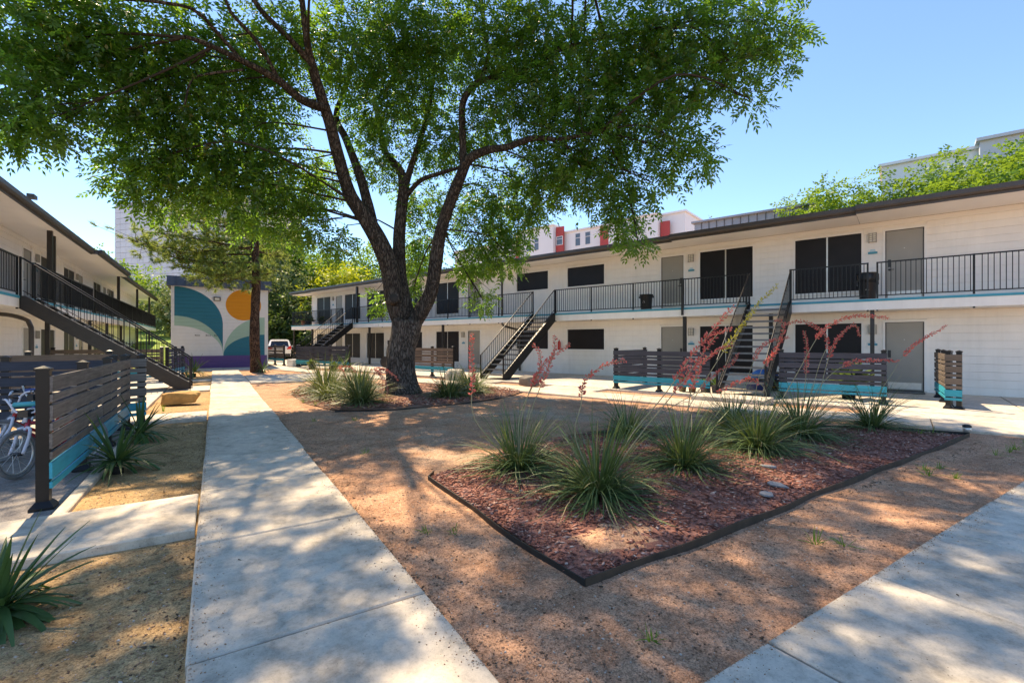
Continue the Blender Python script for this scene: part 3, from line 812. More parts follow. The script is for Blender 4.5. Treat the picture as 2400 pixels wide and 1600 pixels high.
for i in range(12):
    x0 = -0.24+i*0.426; x1 = x0+0.415
    MB().add([(x0,-0.175,4.60),(x1,-0.175,4.60),(x1,-0.155,4.60),(x0,-0.155,4.60),(x0+0.0,0.075,5.17),(x1,0.075,5.17),(x1,0.095,5.17),(x0,0.095,5.17)],
        [(3,2,1,0),(4,5,6,7),(0,1,5,4),(1,2,6,5),(2,3,7,6),(3,0,4,7)]).build('roof_panel', M_SEAM, mr)
    MB().bar((x1+0.005,-0.19,4.60), (x1+0.005,0.065,5.18), 0.02, 0.03).build('seam', M_SEAM, mr)
wlp = MB().box(1.92, 2.26, -0.09, -0.006, 3.87, 4.09).build('wall_lamp', M_DARKROOF, ML)
MB().box(1.97, 2.21, -0.10, -0.0905, 3.91, 4.03).build('lens', M_LAMPGL, wlp)
for i, (x, w) in enumerate([(1.04,0.05),(1.10,0.05),(1.16,0.04),(1.21,0.06),(1.55,0.055),(1.62,0.045),(1.68,0.05),(1.75,0.045),(1.95,0.05),(2.01,0.04),(2.06,0.05)]):
    MB().box(x, x+w-0.008, -0.022, -0.006, 1.865, 1.93 if i in (0,4,8) else 1.91).build('sign_letter', M_DARKROOF, ML)

# ------------------------------------------------------------------ buildings beyond
M_TOWER = plain('tower_panel', (0.50,0.55,0.63), 0.35, 0.06, 0.05, rnd=0.05)
M_TGLASS = plain('tower_glass', (0.16,0.18,0.22), 0.15, 0.1, 0.1)
M_JOINT = plain('tower_joint', (0.40,0.40,0.42), 0.6, 0.1, 0.1)
ang = R(73.8 - 32.5)
td = Vector((math.sin(-ang), math.cos(-ang), 0))      # far end of the wide face
TW = thing('office_tower', 'tall pale blue glass office tower beyond the left block', 'building', (-36.1, 260.1, 0), math.atan2(-td.y, -td.x))
MB().box(0, 62, 0.25, 40, 0, 60.5).build('wall', M_JOINT, TW)
for r in range(9, 24):
    for c in range(19):
        MB().box(c*3.3+0.05, c*3.3+3.25, 0.0, 0.26, r*2.45+0.06, r*2.45+2.39).build('panel', M_TOWER, TW)
for c in range(18):
    MB().box(c*3.45+0.8, c*3.45+2.4, 0.05, 0.26, 58.72, 60.2).build('window', M_TGLASS, TW)

M_OFFW = plain('stucco_white', (0.74,0.75,0.76), 0.7, 0.03, 0.3)
M_REDP = plain('red_panel', (0.42,0.055,0.05), 0.6, 0.08, 0.5)
M_BLUEG = plain('window_glass', (0.10,0.14,0.18), 0.12, 0.15, 0.6)
def far_block(name, label, D, u0, u1, h, depth, mat, wins=(), reds=(), volumes=(), top=0.3):
    o = -FN*D
    root = thing(name, label, 'building', (o.x,o.y,0), FROT)
    MB().box(u0, u1, -depth, 0, 0, h).build('wall', mat, root)
    MB().box(u0-0.2, u1+0.2, -depth, 0.25, h, h+top).build('parapet', M_DARKROOF if top > 0.3 else mat, root)
    for (a, b, hh, y) in volumes:
        v = MB().box(a, b, -1, y, 0, hh).build('bay', mat, root)
        MB().box(a-0.2, b+0.2, -1, y+0.2, hh, hh+0.25).build('cornice', M_OFFW, v)
    for (a, b, za, zb, y) in reds:
        MB().box(a, b, y-0.3, y, za, zb).build('red_panel', M_REDP, root)
    for (a, b, za, zb, y) in wins:
        w = MB().box(a, b, y-0.05, y+0.02, za, zb).build('window', M_BLUEG, root)
        f = MB().box(a-0.08, a, y-0.02, y+0.06, za-0.08, zb+0.08).box(b, b+0.08, y-0.02, y+0.06, za-0.08, zb+0.08).box(a, b, y-0.02, y+0.06, zb, zb+0.08).box(a, b, y-0.02, y+0.06, za-0.08, za)
        f.build('frame', M_OFFW, w)
        MB().box(a, b, y-0.02, y+0.05, (za+zb)/2-0.04+0.3, (za+zb)/2+0.04+0.3).build('mullion', M_OFFW, w)
    return root
wf = []
for za in (11.9, 15.1, 18.3):
    for a in (52.9, 51.1, 43.2, 41.2, 33.5, 31.9): wf.append((a, a+0.95, za, za+2.1, 1.5 if a > 48 or a < 36 else 0.0))
rd = [(46.2,47.8,8,22.0,0.75),(37.0,38.9,8,20.6,0.75),(27.1,28.5,8,19.8,0.75),(55.9,57.2,8,22.0,0.75)]
for za in (9.2, 12.4, 15.6, 18.8): wf += [(46.4,47.6,za,za+1.4,0.77)]
far_block('apartment_tower', 'white and red four storey apartment building showing above the right roof by the tree', 70, 25, 75, 20.9, 14, M_OFFW,
          wf, rd, [(47.9,55.8,22.2,1.5),(28.6,36.9,20.9,1.5)])
M_SEAMP = plain('pale_seam_metal', (0.30,0.32,0.36), 0.4, 0.08, 0.6)
gb = far_block('metal_clad_building', 'grey standing seam metal building peeking over the right roof', 40, 5.0, 13.5, 11.45, 8, M_SEAMP, top=0.15)
for i in range(14):
    MB().box(5.1+i*0.6, 5.14+i*0.6, 0.001, 0.06, 6, 11.43).build('seam', M_ROOF, gb)
far_block('white_building', 'white flat roofed building behind the trees at the right edge', 46, -30, 1.3, 15.0, 10, M_OFFW, top=0.2)
far_block('grey_wing', 'pale grey wing beside the white building at the far right', 45, -30, -4.0, 15.2, 0.8, plain('pale_grey_stucco', (0.5,0.54,0.58), 0.7, 0.04, 0.4), top=0.21)
hs = thing('low_house', 'low cream house with dark roof behind the lawn on the left', 'building', (-16.0, 78.0, 3.2), 0)
MB().box(0, 16, 0, 8, 0, 3.6).build('wall', M_WHITE, hs)
MB().prism([(-0.6,3.6),(8.6,3.6),(4,5.4)], -0.6, 16.6, 'x').build('roof', plain('brown_shingle', (0.19,0.12,0.10), 0.8, 0.2, 2), hs)
for i in range(4): MB().box(1.5+i*3.8, 3.0+i*3.8, -0.03, 0.02, 1.0, 2.3).build('window', M_BLUEG, hs)

# iron fence across the lawn
fr_ = thing('iron_fence', 'black iron picket fence in front of the green lawn', 'fence', (-9.5, 36.0, 0.15))
MB().box(0, 7.4, -0.02, 0.02, 1.25, 1.29).build('top_rail', M_IRON, fr_); MB().box(0, 7.4, -0.02, 0.02, 0.15, 0.19).build('bottom_rail', M_IRON, fr_)
pk = MB().box(-0.011, 0.011, -0.011, 0.011, 0, 1.4).mesh('picket', M_IRON)
for i in range(56): link('picket', pk, fr_, (0.08+i*0.131, 0, 0))
for i in range(4): MB().box(i*2.42, i*2.42+0.07, -0.035, 0.035, -0.1, 1.5).build('post', M_IRON, fr_)

# ------------------------------------------------------------------ parked car
def car():
    root = thing('parked_car', 'white compact SUV parked with its tail toward us beside the mural building', 'car', (4.5, 42.6, 0.042), R(-6))
    M_CAR = plain('car_white', (0.74,0.76,0.80), 0.18, 0.02, 2)
    M_GL = plain('car_glass', (0.015,0.02,0.03), 0.06, 0.05, 2)
    M_LT = plain('tail_lamp', (0.55,0.02,0.02), 0.2, 0.1, 8)
    M_TRIMC = plain('car_trim', (0.03,0.03,0.032), 0.6, 0.1, 8)
    W = 0.91
    # body: outline of stations along y (tail at y=0), half widths at four heights
    st = [(0.00,0.45,0.80,0.86,0.84,0.62,1.05),(0.06,0.30,0.86,0.90,0.88,0.70,1.10),(0.55,0.26,0.90,0.915,0.90,0.71,1.62),(1.4,0.25,0.905,0.92,0.905,0.70,1.68),(2.3,0.25,0.905,0.92,0.90,0.66,1.62),(3.05,0.25,0.90,0.915,0.89,0.78,1.08),(4.0,0.26,0.88,0.90,0.84,0.70,0.98),(4.5,0.34,0.78,0.80,0.70,0.55,0.80)]
    rows = []
    for (y, zb, w0, w1, w2, w3, zt) in st:
        zm = min(1.02, zt-0.04)
        rows.append([(-w0*0.92,y,zb),(-w1,y,zb+0.28),(-w2,y,zm),(-w3,y,zt-0.05),(-w3*0.8,y,zt),(w3*0.8,y,zt),(w3,y,zt-0.05),(w2,y,zm),(w1,y,zb+0.28),(w0*0.92,y,zb)])
    mb = MB()
    for r in rows: mb.v.extend(r)
    k = 10
    for i in range(len(rows)-1):
        for j in range(k): mb.f.append((i*k+j, i*k+(j+1) % k, (i+1)*k+(j+1) % k, (i+1)*k+j))
    mb.f.append(tuple(range(k-1,-1,-1))); mb.f.append(tuple((len(rows)-1)*k+j for j in range(k)))
    b = mb.build('body', M_CAR, root, True)
    mod = b.modifiers.new('bevel', 'BEVEL'); mod.width = 0.03; mod.segments = 2
    MB().add([(-0.70,0.035,1.07),(0.70,0.035,1.07),(0.60,0.43,1.52),(-0.60,0.43,1.52),(-0.70,0.10,1.05),(0.70,0.10,1.05),(0.60,0.50,1.50),(-0.60,0.50,1.50)],
             [(0,1,2,3),(7,6,5,4),(4,5,1,0),(5,6,2,1),(6,7,3,2),(7,4,0,3)]).build('rear_window', M_GL, root)
    for s in (-1, 1):
        MB().prism([(s*0.86,1.16),(s*0.74,1.13),(s*0.55,0.93),(s*0.55,0.86),(s*0.87,0.88)], -0.045, 0.12, 'y').build('tail_light', M_LT, root)
        MB().prism([(0.62,1.08),(2.75,1.08),(2.35,1.52),(0.85,1.55)], s*0.79, s*0.895, 'x').build('side_window', M_GL, root)
        MB().box(s*0.93, s*1.08, 2.72, 2.86, 1.02, 1.17).build('mirror', M_CAR, root)
        for y in (0.85, 3.6):
            w = MB().lathe([(0.22,-0.11),(0.33,-0.10),(0.345,-0.05),(0.345,0.05),(0.33,0.10),(0.22,0.11)], 20, (s*0.80,y,0.345), 'x').build('wheel', M_TYRE, root)
            MB().lathe([(0.0,s*0.113),(0.21,s*0.113),(0.22,s*0.09)], 12, (s*0.80,y,0.345), 'x', False).build('rim', M_ALU, w)
    MB().box(-0.86, 0.86, -0.05, 0.04, 0.44, 0.50).box(-0.80, 0.80, -0.03, 0.05, 0.28, 0.44).build('bumper', M_TRIMC, root)
    MB().box(-0.26, 0.26, -0.022, -0.004, 0.74, 0.87).build('number_plate', M_ALU, root)
    MB().box(-0.62, 0.62, 0.36, 0.52, 1.60, 1.64).build('spoiler', M_CAR, root)
car()

# ------------------------------------------------------------------ bicycles
def bicycle(label, loc, rotz, mf, mfork, mgrip, lean=0.05, steer=0.25):
    """front points along local +x"""
    root = thing('bicycle', label, 'bicycle', loc, rotz, 'bicycles parked behind the slat fence')
    root.rotation_euler = (lean, 0, rotz)
    r = 0.245; wb = 0.82
    def wheel(x, parent, name):
        w = MB()
        ring = [(r*math.cos(a), 0, r*math.sin(a)) for a in [2*math.pi*i/36 for i in range(37)]]
        w.tube([(p[0],p[1],p[2]) for p in ring], 0.024, 8, cap=False)
        wo = w.build(name, M_RUBBER, parent); wo.location = (x, 0, r+0.024)
        ri = MB().tube([((r-0.03)*math.cos(a), 0, (r-0.03)*math.sin(a)) for a in [2*math.pi*i/36 for i in range(37)]], 0.011, 6, cap=False)
        ri.build('rim', M_ALU, wo)
        sp = MB()
        for i in range(14):
            a = 2*math.pi*i/14
            sp.bar((0.02*math.cos(a+1), 0.022*(-1)**i, 0.02*math.sin(a+1)), ((r-0.03)*math.cos(a), 0, (r-0.03)*math.sin(a)), 0.003)
        sp.build('spokes', M_ALU, wo)
        MB().lathe([(0.02,-0.05),(0.02,0.05)], 10, axis='y').build('hub', M_BLACKPL, wo)
        return wo
    H0 = r+0.024
    wheel(0, root, 'rear_wheel')
    f = MB()
    bb = (0.30,0,0.25); st = (0.17,0,0.56); hd = (0.66,0,0.60); hd2 = (0.69,0,0.50)
    f.tube([bb, st], 0.016, 8).tube([bb, (0.5,0,0.36), hd2], 0.019, 8, smooth=0.08).tube([(0.2,0,0.50), hd], 0.018, 8)
    for s in (-1, 1):
        f.tube([(bb[0],s*0.03,bb[2]), (0,s*0.055,H0)], 0.010, 6); f.tube([(0.19,s*0.02,0.50), (0,s*0.055,H0)], 0.009, 6)
    f.tube([(0.655,0,0.63), (0.695,0,0.48)], 0.022, 8)
    f.build('frame', mf, root)
    MB().box(0.06, 0.29, -0.03, 0.03, 0.60, 0.635).box(0.03, 0.13, -0.075, 0.075, 0.60, 0.645).build('saddle', M_BLACKPL, root)
    MB().tube([(0.175,0,0.54),(0.16,0,0.61)], 0.012, 8).build('seat_post', M_ALU, root)
    cr = MB().lathe([(0.07,-0.004),(0.07,0.004)], 16, (bb[0],-0.05,bb[2]), 'y')
    cr.bar((bb[0],-0.06,bb[2]), (bb[0]+0.12,-0.07,bb[2]-0.06), 0.018).bar((bb[0],0.06,bb[2]), (bb[0]-0.12,0.07,bb[2]+0.06), 0.018)
    cr.box(bb[0]+0.08, bb[0]+0.16, -0.16, -0.07, bb[2]-0.075, bb[2]-0.05).box(bb[0]-0.16, bb[0]-0.08, 0.07, 0.16, bb[2]+0.05, bb[2]+0.075)
    cr.build('crankset', M_BLACKPL, root)
    fk = bpy.data.objects.new('steering', None); col.objects.link(fk); fk.parent = root; fk.location = (0.69,0,0); fk.rotation_euler = (0,0,steer)
    k = MB()
    k.tube([(0,0,0.50),(0.0,0,0.545)], 0.02, 8)
    for s in (-1, 1): k.tube([(0,s*0.012,0.545),(0.015,s*0.055,0.535),(0.05,s*0.062,0.42),(wb-0.69,s*0.062,H0)], 0.017, 8, smooth=0.04)
    k.build('fork', mfork, fk)
    w = wheel(wb-0.69, fk, 'front_wheel')
    k = MB()
    for s in (-1, 1):
        k.tube([(-0.03,s*0.02,0.70),(-0.02,s*0.10,0.72),(-0.03,s*0.17,0.82),(-0.06,s*0.22,0.86),(-0.11,s*0.29,0.87)], 0.012, 8, smooth=0.04)
    k.tube([(-0.025,-0.16,0.805),(-0.025,0.16,0.805)], 0.010, 8)
    k.tube([(0,0,0.60),(-0.02,0,0.71)], 0.018, 8)
    k.build('handlebar', mfork, fk)
    MB().tube([(-0.025,-0.12,0.805),(-0.025,0.12,0.805)], 0.028, 8).build('bar_pad', mgrip, fk)
    for s in (-1, 1): MB().tube([(-0.09,s*0.26,0.872),(-0.17,s*0.33,0.872)], 0.017, 8).build('grip', M_BLACKPL, fk)
    MB().box(-0.06, 0.03, -0.05, 0.05, 0.66, 0.74).build('stem_pad', M_BLACKPL, fk)
    return root
M_BIKEW = plain('bike_white', (0.62,0.64,0.72), 0.3, 0.04, 9); M_BIKER = plain('bike_pink_red', (0.42,0.035,0.06), 0.3, 0.08, 9)
M_BPAD = plain('bike_teal_pad', (0.03,0.36,0.42), 0.6, 0.08, 9); M_BIKEB = plain('bike_blue', (0.03,0.10,0.35), 0.3, 0.1, 9)
hd = math.atan2(-0.79, -0.614)
def place(label, fx, fy, rotz, *a, **k):
    bicycle(label, (fx-0.82*math.cos(rotz), fy-0.82*math.sin(rotz), 0.036), rotz, *a, **k)
place("child's bicycle with white fork and pink red frame by the nearest fence post", -1.86, 7.28, hd, M_BIKER, M_BIKEW, M_BPAD)
place('red bicycle half hidden behind the middle of the weathered fence', -2.25, 8.35, hd-0.15, plain('bike_red', (0.5,0.03,0.02), 0.3, 0.08, 9), M_BIKEW, M_BLACKPL, steer=-0.2)
place('blue bicycle farthest back behind the weathered fence', -2.3, 9.35, hd-0.1, M_BIKEB, M_ALU, M_BIKEB, steer=0.1)

# ------------------------------------------------------------------ things on porch and balcony
def bin_(label, p, rot, s=1.0, lid=False):
    root = thing('trash_can', label, 'trash can', p, rot)
    n = 24
    mb = MB().lathe([(0.20*s,0.0),(0.205*s,0.02),(0.235*s,0.52*s),(0.25*s,0.56*s),(0.262*s,0.56*s),(0.262*s,0.60*s),(0.24*s,0.60*s),(0.20*s,0.10)], n)
    mb.build('body', M_BLACKPL, root, True)
    if lid:
        MB().lathe([(0.275*s,0.57*s),(0.29*s,0.63*s),(0.285*s,0.78*s),(0.24*s,0.84*s),(0.0,0.855*s)], n).build('lid', M_BLACKPL, root, True)
    for q in (-1, 1): MB().box(q*0.255*s-0.02, q*0.255*s+0.02, -0.07, 0.07, 0.46*s, 0.54*s).build('handle', M_BLACKPL, root)
    em = MB()
    for a in (90, 210, 330):
        c, d_ = math.cos(R(a)), math.sin(R(a))
        em.prism([(0.02*c-0.016*d_, 0.30+0.02*d_+0.016*c), (0.02*c+0.016*d_, 0.30+0.02*d_-0.016*c), (0.055*c, 0.30+0.055*d_)], 0.222*s, 0.240*s, 'y')
    em.build('emblem', plain('pale_print', (0.6,0.6,0.62), 0.6, 0.05, 9), root)
p = fw(7.72, 0.80, 2.782); bin_('black trash can with pale emblem on the balcony, left of the middle upstairs door', p, FROT, 1.0)
p = fw(0.82, 0.80, 2.782); bin_('black lidded trash can on the balcony beside the rightmost upstairs door', p, FROT, 0.95, True)

def pot(label, p, r, h, m, leaf, nl=26, ll=0.3, cat='potted plant'):
    root = thing('potted_plant', label, cat, p, 0, 'potted plants')
    MB().lathe([(r*0.7,0),(r*0.95,h*0.8),(r*1.06,h*0.82),(r*1.06,h),(r*0.92,h),(r*0.85,h*0.85)], 16).build('pot', m, root, True)
    v, f, ti = [], [], []
    for i in range(nl):
        a = random.uniform(0, 6.28); e = random.uniform(0.2, 1.3); L = ll*random.uniform(0.6, 1.1)
        d = Vector((math.cos(a)*math.cos(e), math.sin(a)*math.cos(e), math.sin(e))); s = Vector((-math.sin(a), math.cos(a), 0))*L*0.16
        b = Vector((0,0,h*0.9)); m_ = b + d*L*0.55; t_ = b + d*L + Vector((0,0,-L*0.15)); o = len(v)
        v += [tuple(b), tuple(m_+s), tuple(t_), tuple(m_-s)]; f.append((o,o+1,o+2,o+3)); ti += [random.random()]*4
    np_mesh('foliage', np.array(v), np.array(f), leaf, root, ti)
p = fw(35.7,0.75,2.782); pot('terracotta pot with a plant at the far left end of the balcony', p, 0.24, 0.40, M_TERRA, M_BGLEAF)
p = fw(34.9,0.8,2.782); pot('dark pot with a leafy plant on the far balcony by the double window', p, 0.2, 0.3, M_BLACKPL, M_BGLEAF4, 60, 0.7)
p = fw(32.9,0.8,2.782); pot('dark round planter on the far balcony near the upstairs door', p, 0.26, 0.3, M_BLACKPL, M_BGLEAF4, 50, 0.5)
for i, (u, y, m, lab) in enumerate([(5.05,4.25,plain('pot_olive',(0.16,0.13,0.08),0.8,0.2,10),'small brown pot under the charcoal fence, leftmost of the row'),(4.78,4.2,M_TERRA,'reddish pot under the charcoal fence, second of the row'),
                       (4.4,4.3,plain('pot_grey',(0.10,0.10,0.10),0.8,0.2,10),'dark grey pot under the charcoal fence, third of the row'),(4.12,4.2,plain('pot_slate',(0.22,0.22,0.24),0.8,0.2,10),'pale grey pot under the charcoal fence next to the stairs')]):
    pot(lab, fw(u,y,PORCH+0.003), 0.13, 0.26, m, M_BGLEAF4, 20, 0.35)
p = fw(1.1, 3.2, PORCH+0.003); pot('tall spiky plant in a pot behind the fence right of the stairs', p, 0.2, 0.45, M_BLACKPL, M_BGLEAF4, 90, 0.75)
p = fw(24.6, 5.75, 0.0); pot('dark planter with a small shrub in front of the far patio fence', p, 0.2, 0.3, M_BLACKPL, M_BGLEAF4, 60, 0.45)
p = fw(22.6, 5.6, 0.0); pot('square dark planter left of the big trunk below the far fence', p, 0.22, 0.32, M_BLACKPL, M_BGLEAF4, 40, 0.35)

# toys below the staircase
ty = thing('toy_car', 'blue plastic ride-on toy behind the open stair treads', 'toy', fw(3.3, 2.0, PORCH+0.003), FROT)
MB().tube([(-0.34,0,0.34),(-0.28,0,0.42),(-0.05,0,0.50),(0.18,0,0.48),(0.30,0,0.42),(0.34,0,0.34)], [0.06,0.10,0.13,0.13,0.11,0.06], 12, smooth=0.08).build('body', M_BLUEPL, ty)
for x in (-0.28, 0.28):
    for y in (-0.2, 0.2):
        w = MB().lathe([(0.10,-0.04),(0.13,-0.03),(0.13,0.03),(0.10,0.04)], 14, (x,y,0.13), 'y').build('wheel', M_BLACKPL, ty)
        MB().lathe([(0.05,-0.046),(0.05,0.046)], 10, (x,y,0.13), 'y').build('hub', plain('yellow_plastic',(0.65,0.42,0.02),0.4,0.08,9), w)
tb = thing('storage_bin', 'dark blue storage tub low behind the stair treads', 'storage bin', fw(3.3, 2.9, PORCH+0.003), FROT)
MB().add([(-0.26,-0.2,0),(0.26,-0.2,0),(0.26,0.2,0),(-0.26,0.2,0),(-0.32,-0.25,0.34),(0.32,-0.25,0.34),(0.32,0.25,0.34),(-0.32,0.25,0.34)],[(3,2,1,0),(4,5,6,7),(0,1,5,4),(1,2,6,5),(2,3,7,6),(3,0,4,7)]).build('tub', plain('navy_plastic',(0.012,0.035,0.16),0.4,0.1,9), tb)
MB().box(-0.34,0.34,-0.27,0.27,0.341,0.385).build('lid', M_BLACKPL, tb)
gc = thing('milk_crate', 'dark crate of odds and ends stacked behind the stairs', 'crate', fw(2.95, 2.3, PORCH+0.003), FROT)
for k in range(5): MB().box(-0.25,0.25,-0.2,0.2,0.02+k*0.12,0.09+k*0.12).build('slat', M_BLACKPL, gc)
for sx in (-1,1):
    for sy in (-1,1): MB().box(sx*0.24-0.02,sx*0.24+0.02,sy*0.19-0.02,sy*0.19+0.02,0,0.62).build('corner', M_BLACKPL, gc)
gm = thing('grill', 'covered dark grill standing on the patio right of the toys', 'grill', fw(2.75, 1.6, PORCH+0.003), FROT)
MB().lathe([(0.05,0.62),(0.22,0.66),(0.29,0.78),(0.29,0.84),(0.24,0.96),(0.10,1.04),(0.03,1.05)], 18).build('kettle', M_BLACKPL, gm, True)
for a in (90,210,330): MB().tube([(0.16*math.cos(R(a)),0.16*math.sin(R(a)),0.70),(0.30*math.cos(R(a)),0.30*math.sin(R(a)),0.0)], 0.013, 6).build('leg', M_ALU, gm)
MB().box(-0.05,0.05,-0.012,0.012,1.05,1.075).build('handle', M_BLACKPL, gm)
# exercise machine on the far patio
ex = thing('exercise_machine', 'black elliptical exercise machine behind the fence just right of the big trunk', 'exercise machine', fw(20.2, 3.6, PORCH+0.003), FROT+0.5)
MB().box(-0.75,0.75,-0.04,0.04,0.03,0.10).box(-0.7,-0.62,-0.3,0.3,0.0,0.06).box(0.62,0.7,-0.3,0.3,0.0,0.06).build('base', M_IRON, ex)
MB().lathe([(0.05,-0.07),(0.30,-0.06),(0.30,0.06),(0.05,0.07)], 20, (0.45,0,0.42), 'y').build('flywheel', M_BLACKPL, ex)
MB().tube([(0.35,0,0.1),(0.28,0,0.8),(0.22,0,1.35)], 0.035, 8, smooth=0.1).build('mast', M_IRON, ex)
MB().box(0.12,0.30,-0.14,0.14,1.33,1.55).build('console', M_BLACKPL, ex)
for s in (-1,1): MB().tube([(0.30,s*0.22,0.5),(0.28,s*0.26,1.0),(0.12,s*0.27,1.5),(-0.05,s*0.25,1.82),(-0.22,s*0.22,1.86)], 0.02, 8, smooth=0.08).build('arm', M_IRON, ex)
for s in (-1,1): MB().box(-0.45,-0.1,s*0.14-0.07,s*0.14+0.07,0.28,0.32).build('pedal', M_BLACKPL, ex)
ub = thing('storage_box', 'cream plastic storage box at the left end of the far fence', 'storage box', fw(27.9, 5.2, 0.01), FROT)
MB().box(-0.35,0.35,-0.25,0.25,0,0.42).build('box', M_TRIM, ub); MB().box(-0.37,0.37,-0.27,0.27,0.421,0.47).build('lid', M_TRIM, ub)
dm = tag(MB().box(-0.45,0.45,-0.3,0.3,0,0.012).build('door_mat', M_BLACKPL), 'black door mat before the rightmost ground floor door', 'door mat')
dm.location = fw(-0.02,0.42,PORCH+0.004); dm.rotation_euler = (0,0,FROT)

# ------------------------------------------------------------------ boulders and flagstones
def boulder(label, loc, sx, sy, sz, m, seed, rz=0, flat=0.0, nm='boulder'):
    import bmesh
    bm = bmesh.new(); bmesh.ops.create_icosphere(bm, subdivisions=4, radius=1.0)
    for v in bm.verts:
        p = v.co.copy()
        q = Vector((math.copysign(abs(p.x)**0.55,p.x), math.copysign(abs(p.y)**0.6,p.y), math.copysign(abs(p.z)**0.5,p.z)))
        d = 1 + 0.16*mnoise.noise(p*1.3+Vector((seed,0,0))) + 0.07*mnoise.noise(p*3.5+Vector((seed,3,0))) + 0.02*mnoise.noise(p*11)
        v.co = Vector((q.x*sx*d*(1-flat*max(0,q.x)*(0.5-0.5*q.z)), q.y*sy*d, max(-0.55,q.z*d)*sz + (flat*0.25*sz*q.x if q.z < 0 else 0)))
    me = bpy.data.meshes.new(nm); bm.to_mesh(me); bm.free(); me.materials.append(m)
    me.polygons.foreach_set('use_smooth', [True]*len(me.polygons))
    o = link(nm, me, None, loc, (0,0,rz)); return tag(o, label, 'boulder')
M_SAND = plain('sandstone', (0.50,0.275,0.085), 0.85, 0.28, 5, bump=0.5, bscale=22)
M_LIME = plain('limestone', (0.40,0.36,0.30), 0.9, 0.25, 5, bump=0.5, bscale=22)
M_DROCK = plain('dark_limestone', (0.17,0.145,0.12), 0.9, 0.3, 5, bump=0.5, bscale=22)
boulder('long ochre sandstone boulder in front of the left staircase', (-0.66,14.05,0.135), 0.43, 0.21, 0.185, M_SAND, 3.1, R(-8), 0.5)
boulder('pale rounded boulder at the foot of the middle stairs, beside the grass', fw(13.6,5.5,0.17), 0.36, 0.30, 0.28, M_LIME, 8.4, 0.6)
boulder('flat grey boulder right of the middle stairs', fw(9.9,5.45,0.15), 0.36, 0.26, 0.22, M_DROCK, 5.2, 1.6)
def flag(label, x, y, r, seed, m):
    random.seed(seed)
    n = 7; poly = []
    for i in range(n):
        a = 2*math.pi*i/n; q = r*random.uniform(0.55, 1.15); poly.append((q*math.cos(a)*1.3, q*math.sin(a)*0.75))
    o = MB().slab(poly, 0.0, 0.018, 0.004).build('flagstone', m); o.location = (x, y, 0.05); o.rotation_euler = (random.uniform(-.12,.12), random.uniform(-.12,.12), random.uniform(0,3))
    tag(o, label, 'stone')
M_FLAG = plain('grey_flagstone', (0.24,0.24,0.25), 0.85, 0.15, 12, bump=0.3, bscale=40)
flag('pale grey stone chip lying on the mulch near the front edging', 4.55, 2.52, 0.11, 4, M_FLAG)
flag('smaller grey stone chip on the mulch to the right of the larger one', 4.95, 2.62, 0.09, 9, M_FLAG)
flag('small pale stone chip under the third red yucca', 5.6, 3.05, 0.10, 12, M_FLAG)
random.seed(11)

# ------------------------------------------------------------------ planting beds
def bed(name, poly, m, zc, z_edge):
    n = len(poly); cx = sum(p[0] for p in poly)/n; cy = sum(p[1] for p in poly)/n
    mb = MB(); rings = 14; K = 96
    # sample the outline
    per = []
    L = [math.dist(poly[i], poly[(i+1) % n]) for i in range(n)]; tot = sum(L)
    for k in range(K):
        s = tot*k/K; i = 0
        while s > L[i]: s -= L[i]; i += 1
        t = s/L[i]; a, b = poly[i], poly[(i+1) % n]; per.append((a[0]+(b[0]-a[0])*t, a[1]+(b[1]-a[1])*t))
    for r in range(rings+1):
        f = r/rings
        for (x, y) in per:
            px, py = cx+(x-cx)*f, cy+(y-cy)*f
            z = zc + (z_edge-zc)*f**3 + 0.012*mnoise.noise(Vector((px*2.3, py*2.3, 1)))
            mb.v.append((px, py, z))
    for r in range(rings):
        for k in range(K): mb.f.append((r*K+k, r*K+(k+1) % K, (r+1)*K+(k+1) % K, (r+1)*K+k))
    return struct(name, mb, m, True)
BED = [(1.99,2.26),(3.7,2.28),(6.55,2.36),(10.35,2.42),(9.75,3.62),(8.0,4.9),(6.3,5.95),(4.6,5.9),(3.2,5.5),(2.05,4.95)]
TBED = [(2.3,11.0),(3.4,10.45),(5.0,10.5),(6.6,11.0),(7.9,11.9),(8.0,13.2),(7.0,15.0),(5.2,16.4),(3.6,17.6),(2.4,17.2),(1.9,15.2),(1.9,12.6)]
bed('mulch_bed', BED, M_MULCH, 0.055, 0.022)
bed('tree_mulch_bed', TBED, plain('old_mulch', (0.27,0.145,0.095), 0.95, 0.4, 3, bump=0.6, bscale=80), 0.06, 0.006)
dp = [(2.18,2.42),(2.5,2.36),(2.95,2.40),(3.05,2.62),(2.75,2.86),(2.36,2.88),(2.16,2.68)]
dq = []
for k in range(40):
    a = 2*math.pi*k/40; r_ = 0.40*(1+0.22*mnoise.noise(Vector((math.cos(a)*1.5, math.sin(a)*1.5, 3)))+0.10*mnoise.noise(Vector((math.cos(a)*5, math.sin(a)*5, 1))))
    dq.append((2.62+r_*1.12*math.cos(a+0.1), 2.64+r_*0.66*math.sin(a+0.1)))
pass
M_EDGE = plain('steel_edging', (0.016,0.015,0.013), 0.6, 0.4, 6); M_EDGER = plain('rusty_edging', (0.050,0.032,0.020), 0.75, 0.4, 7)
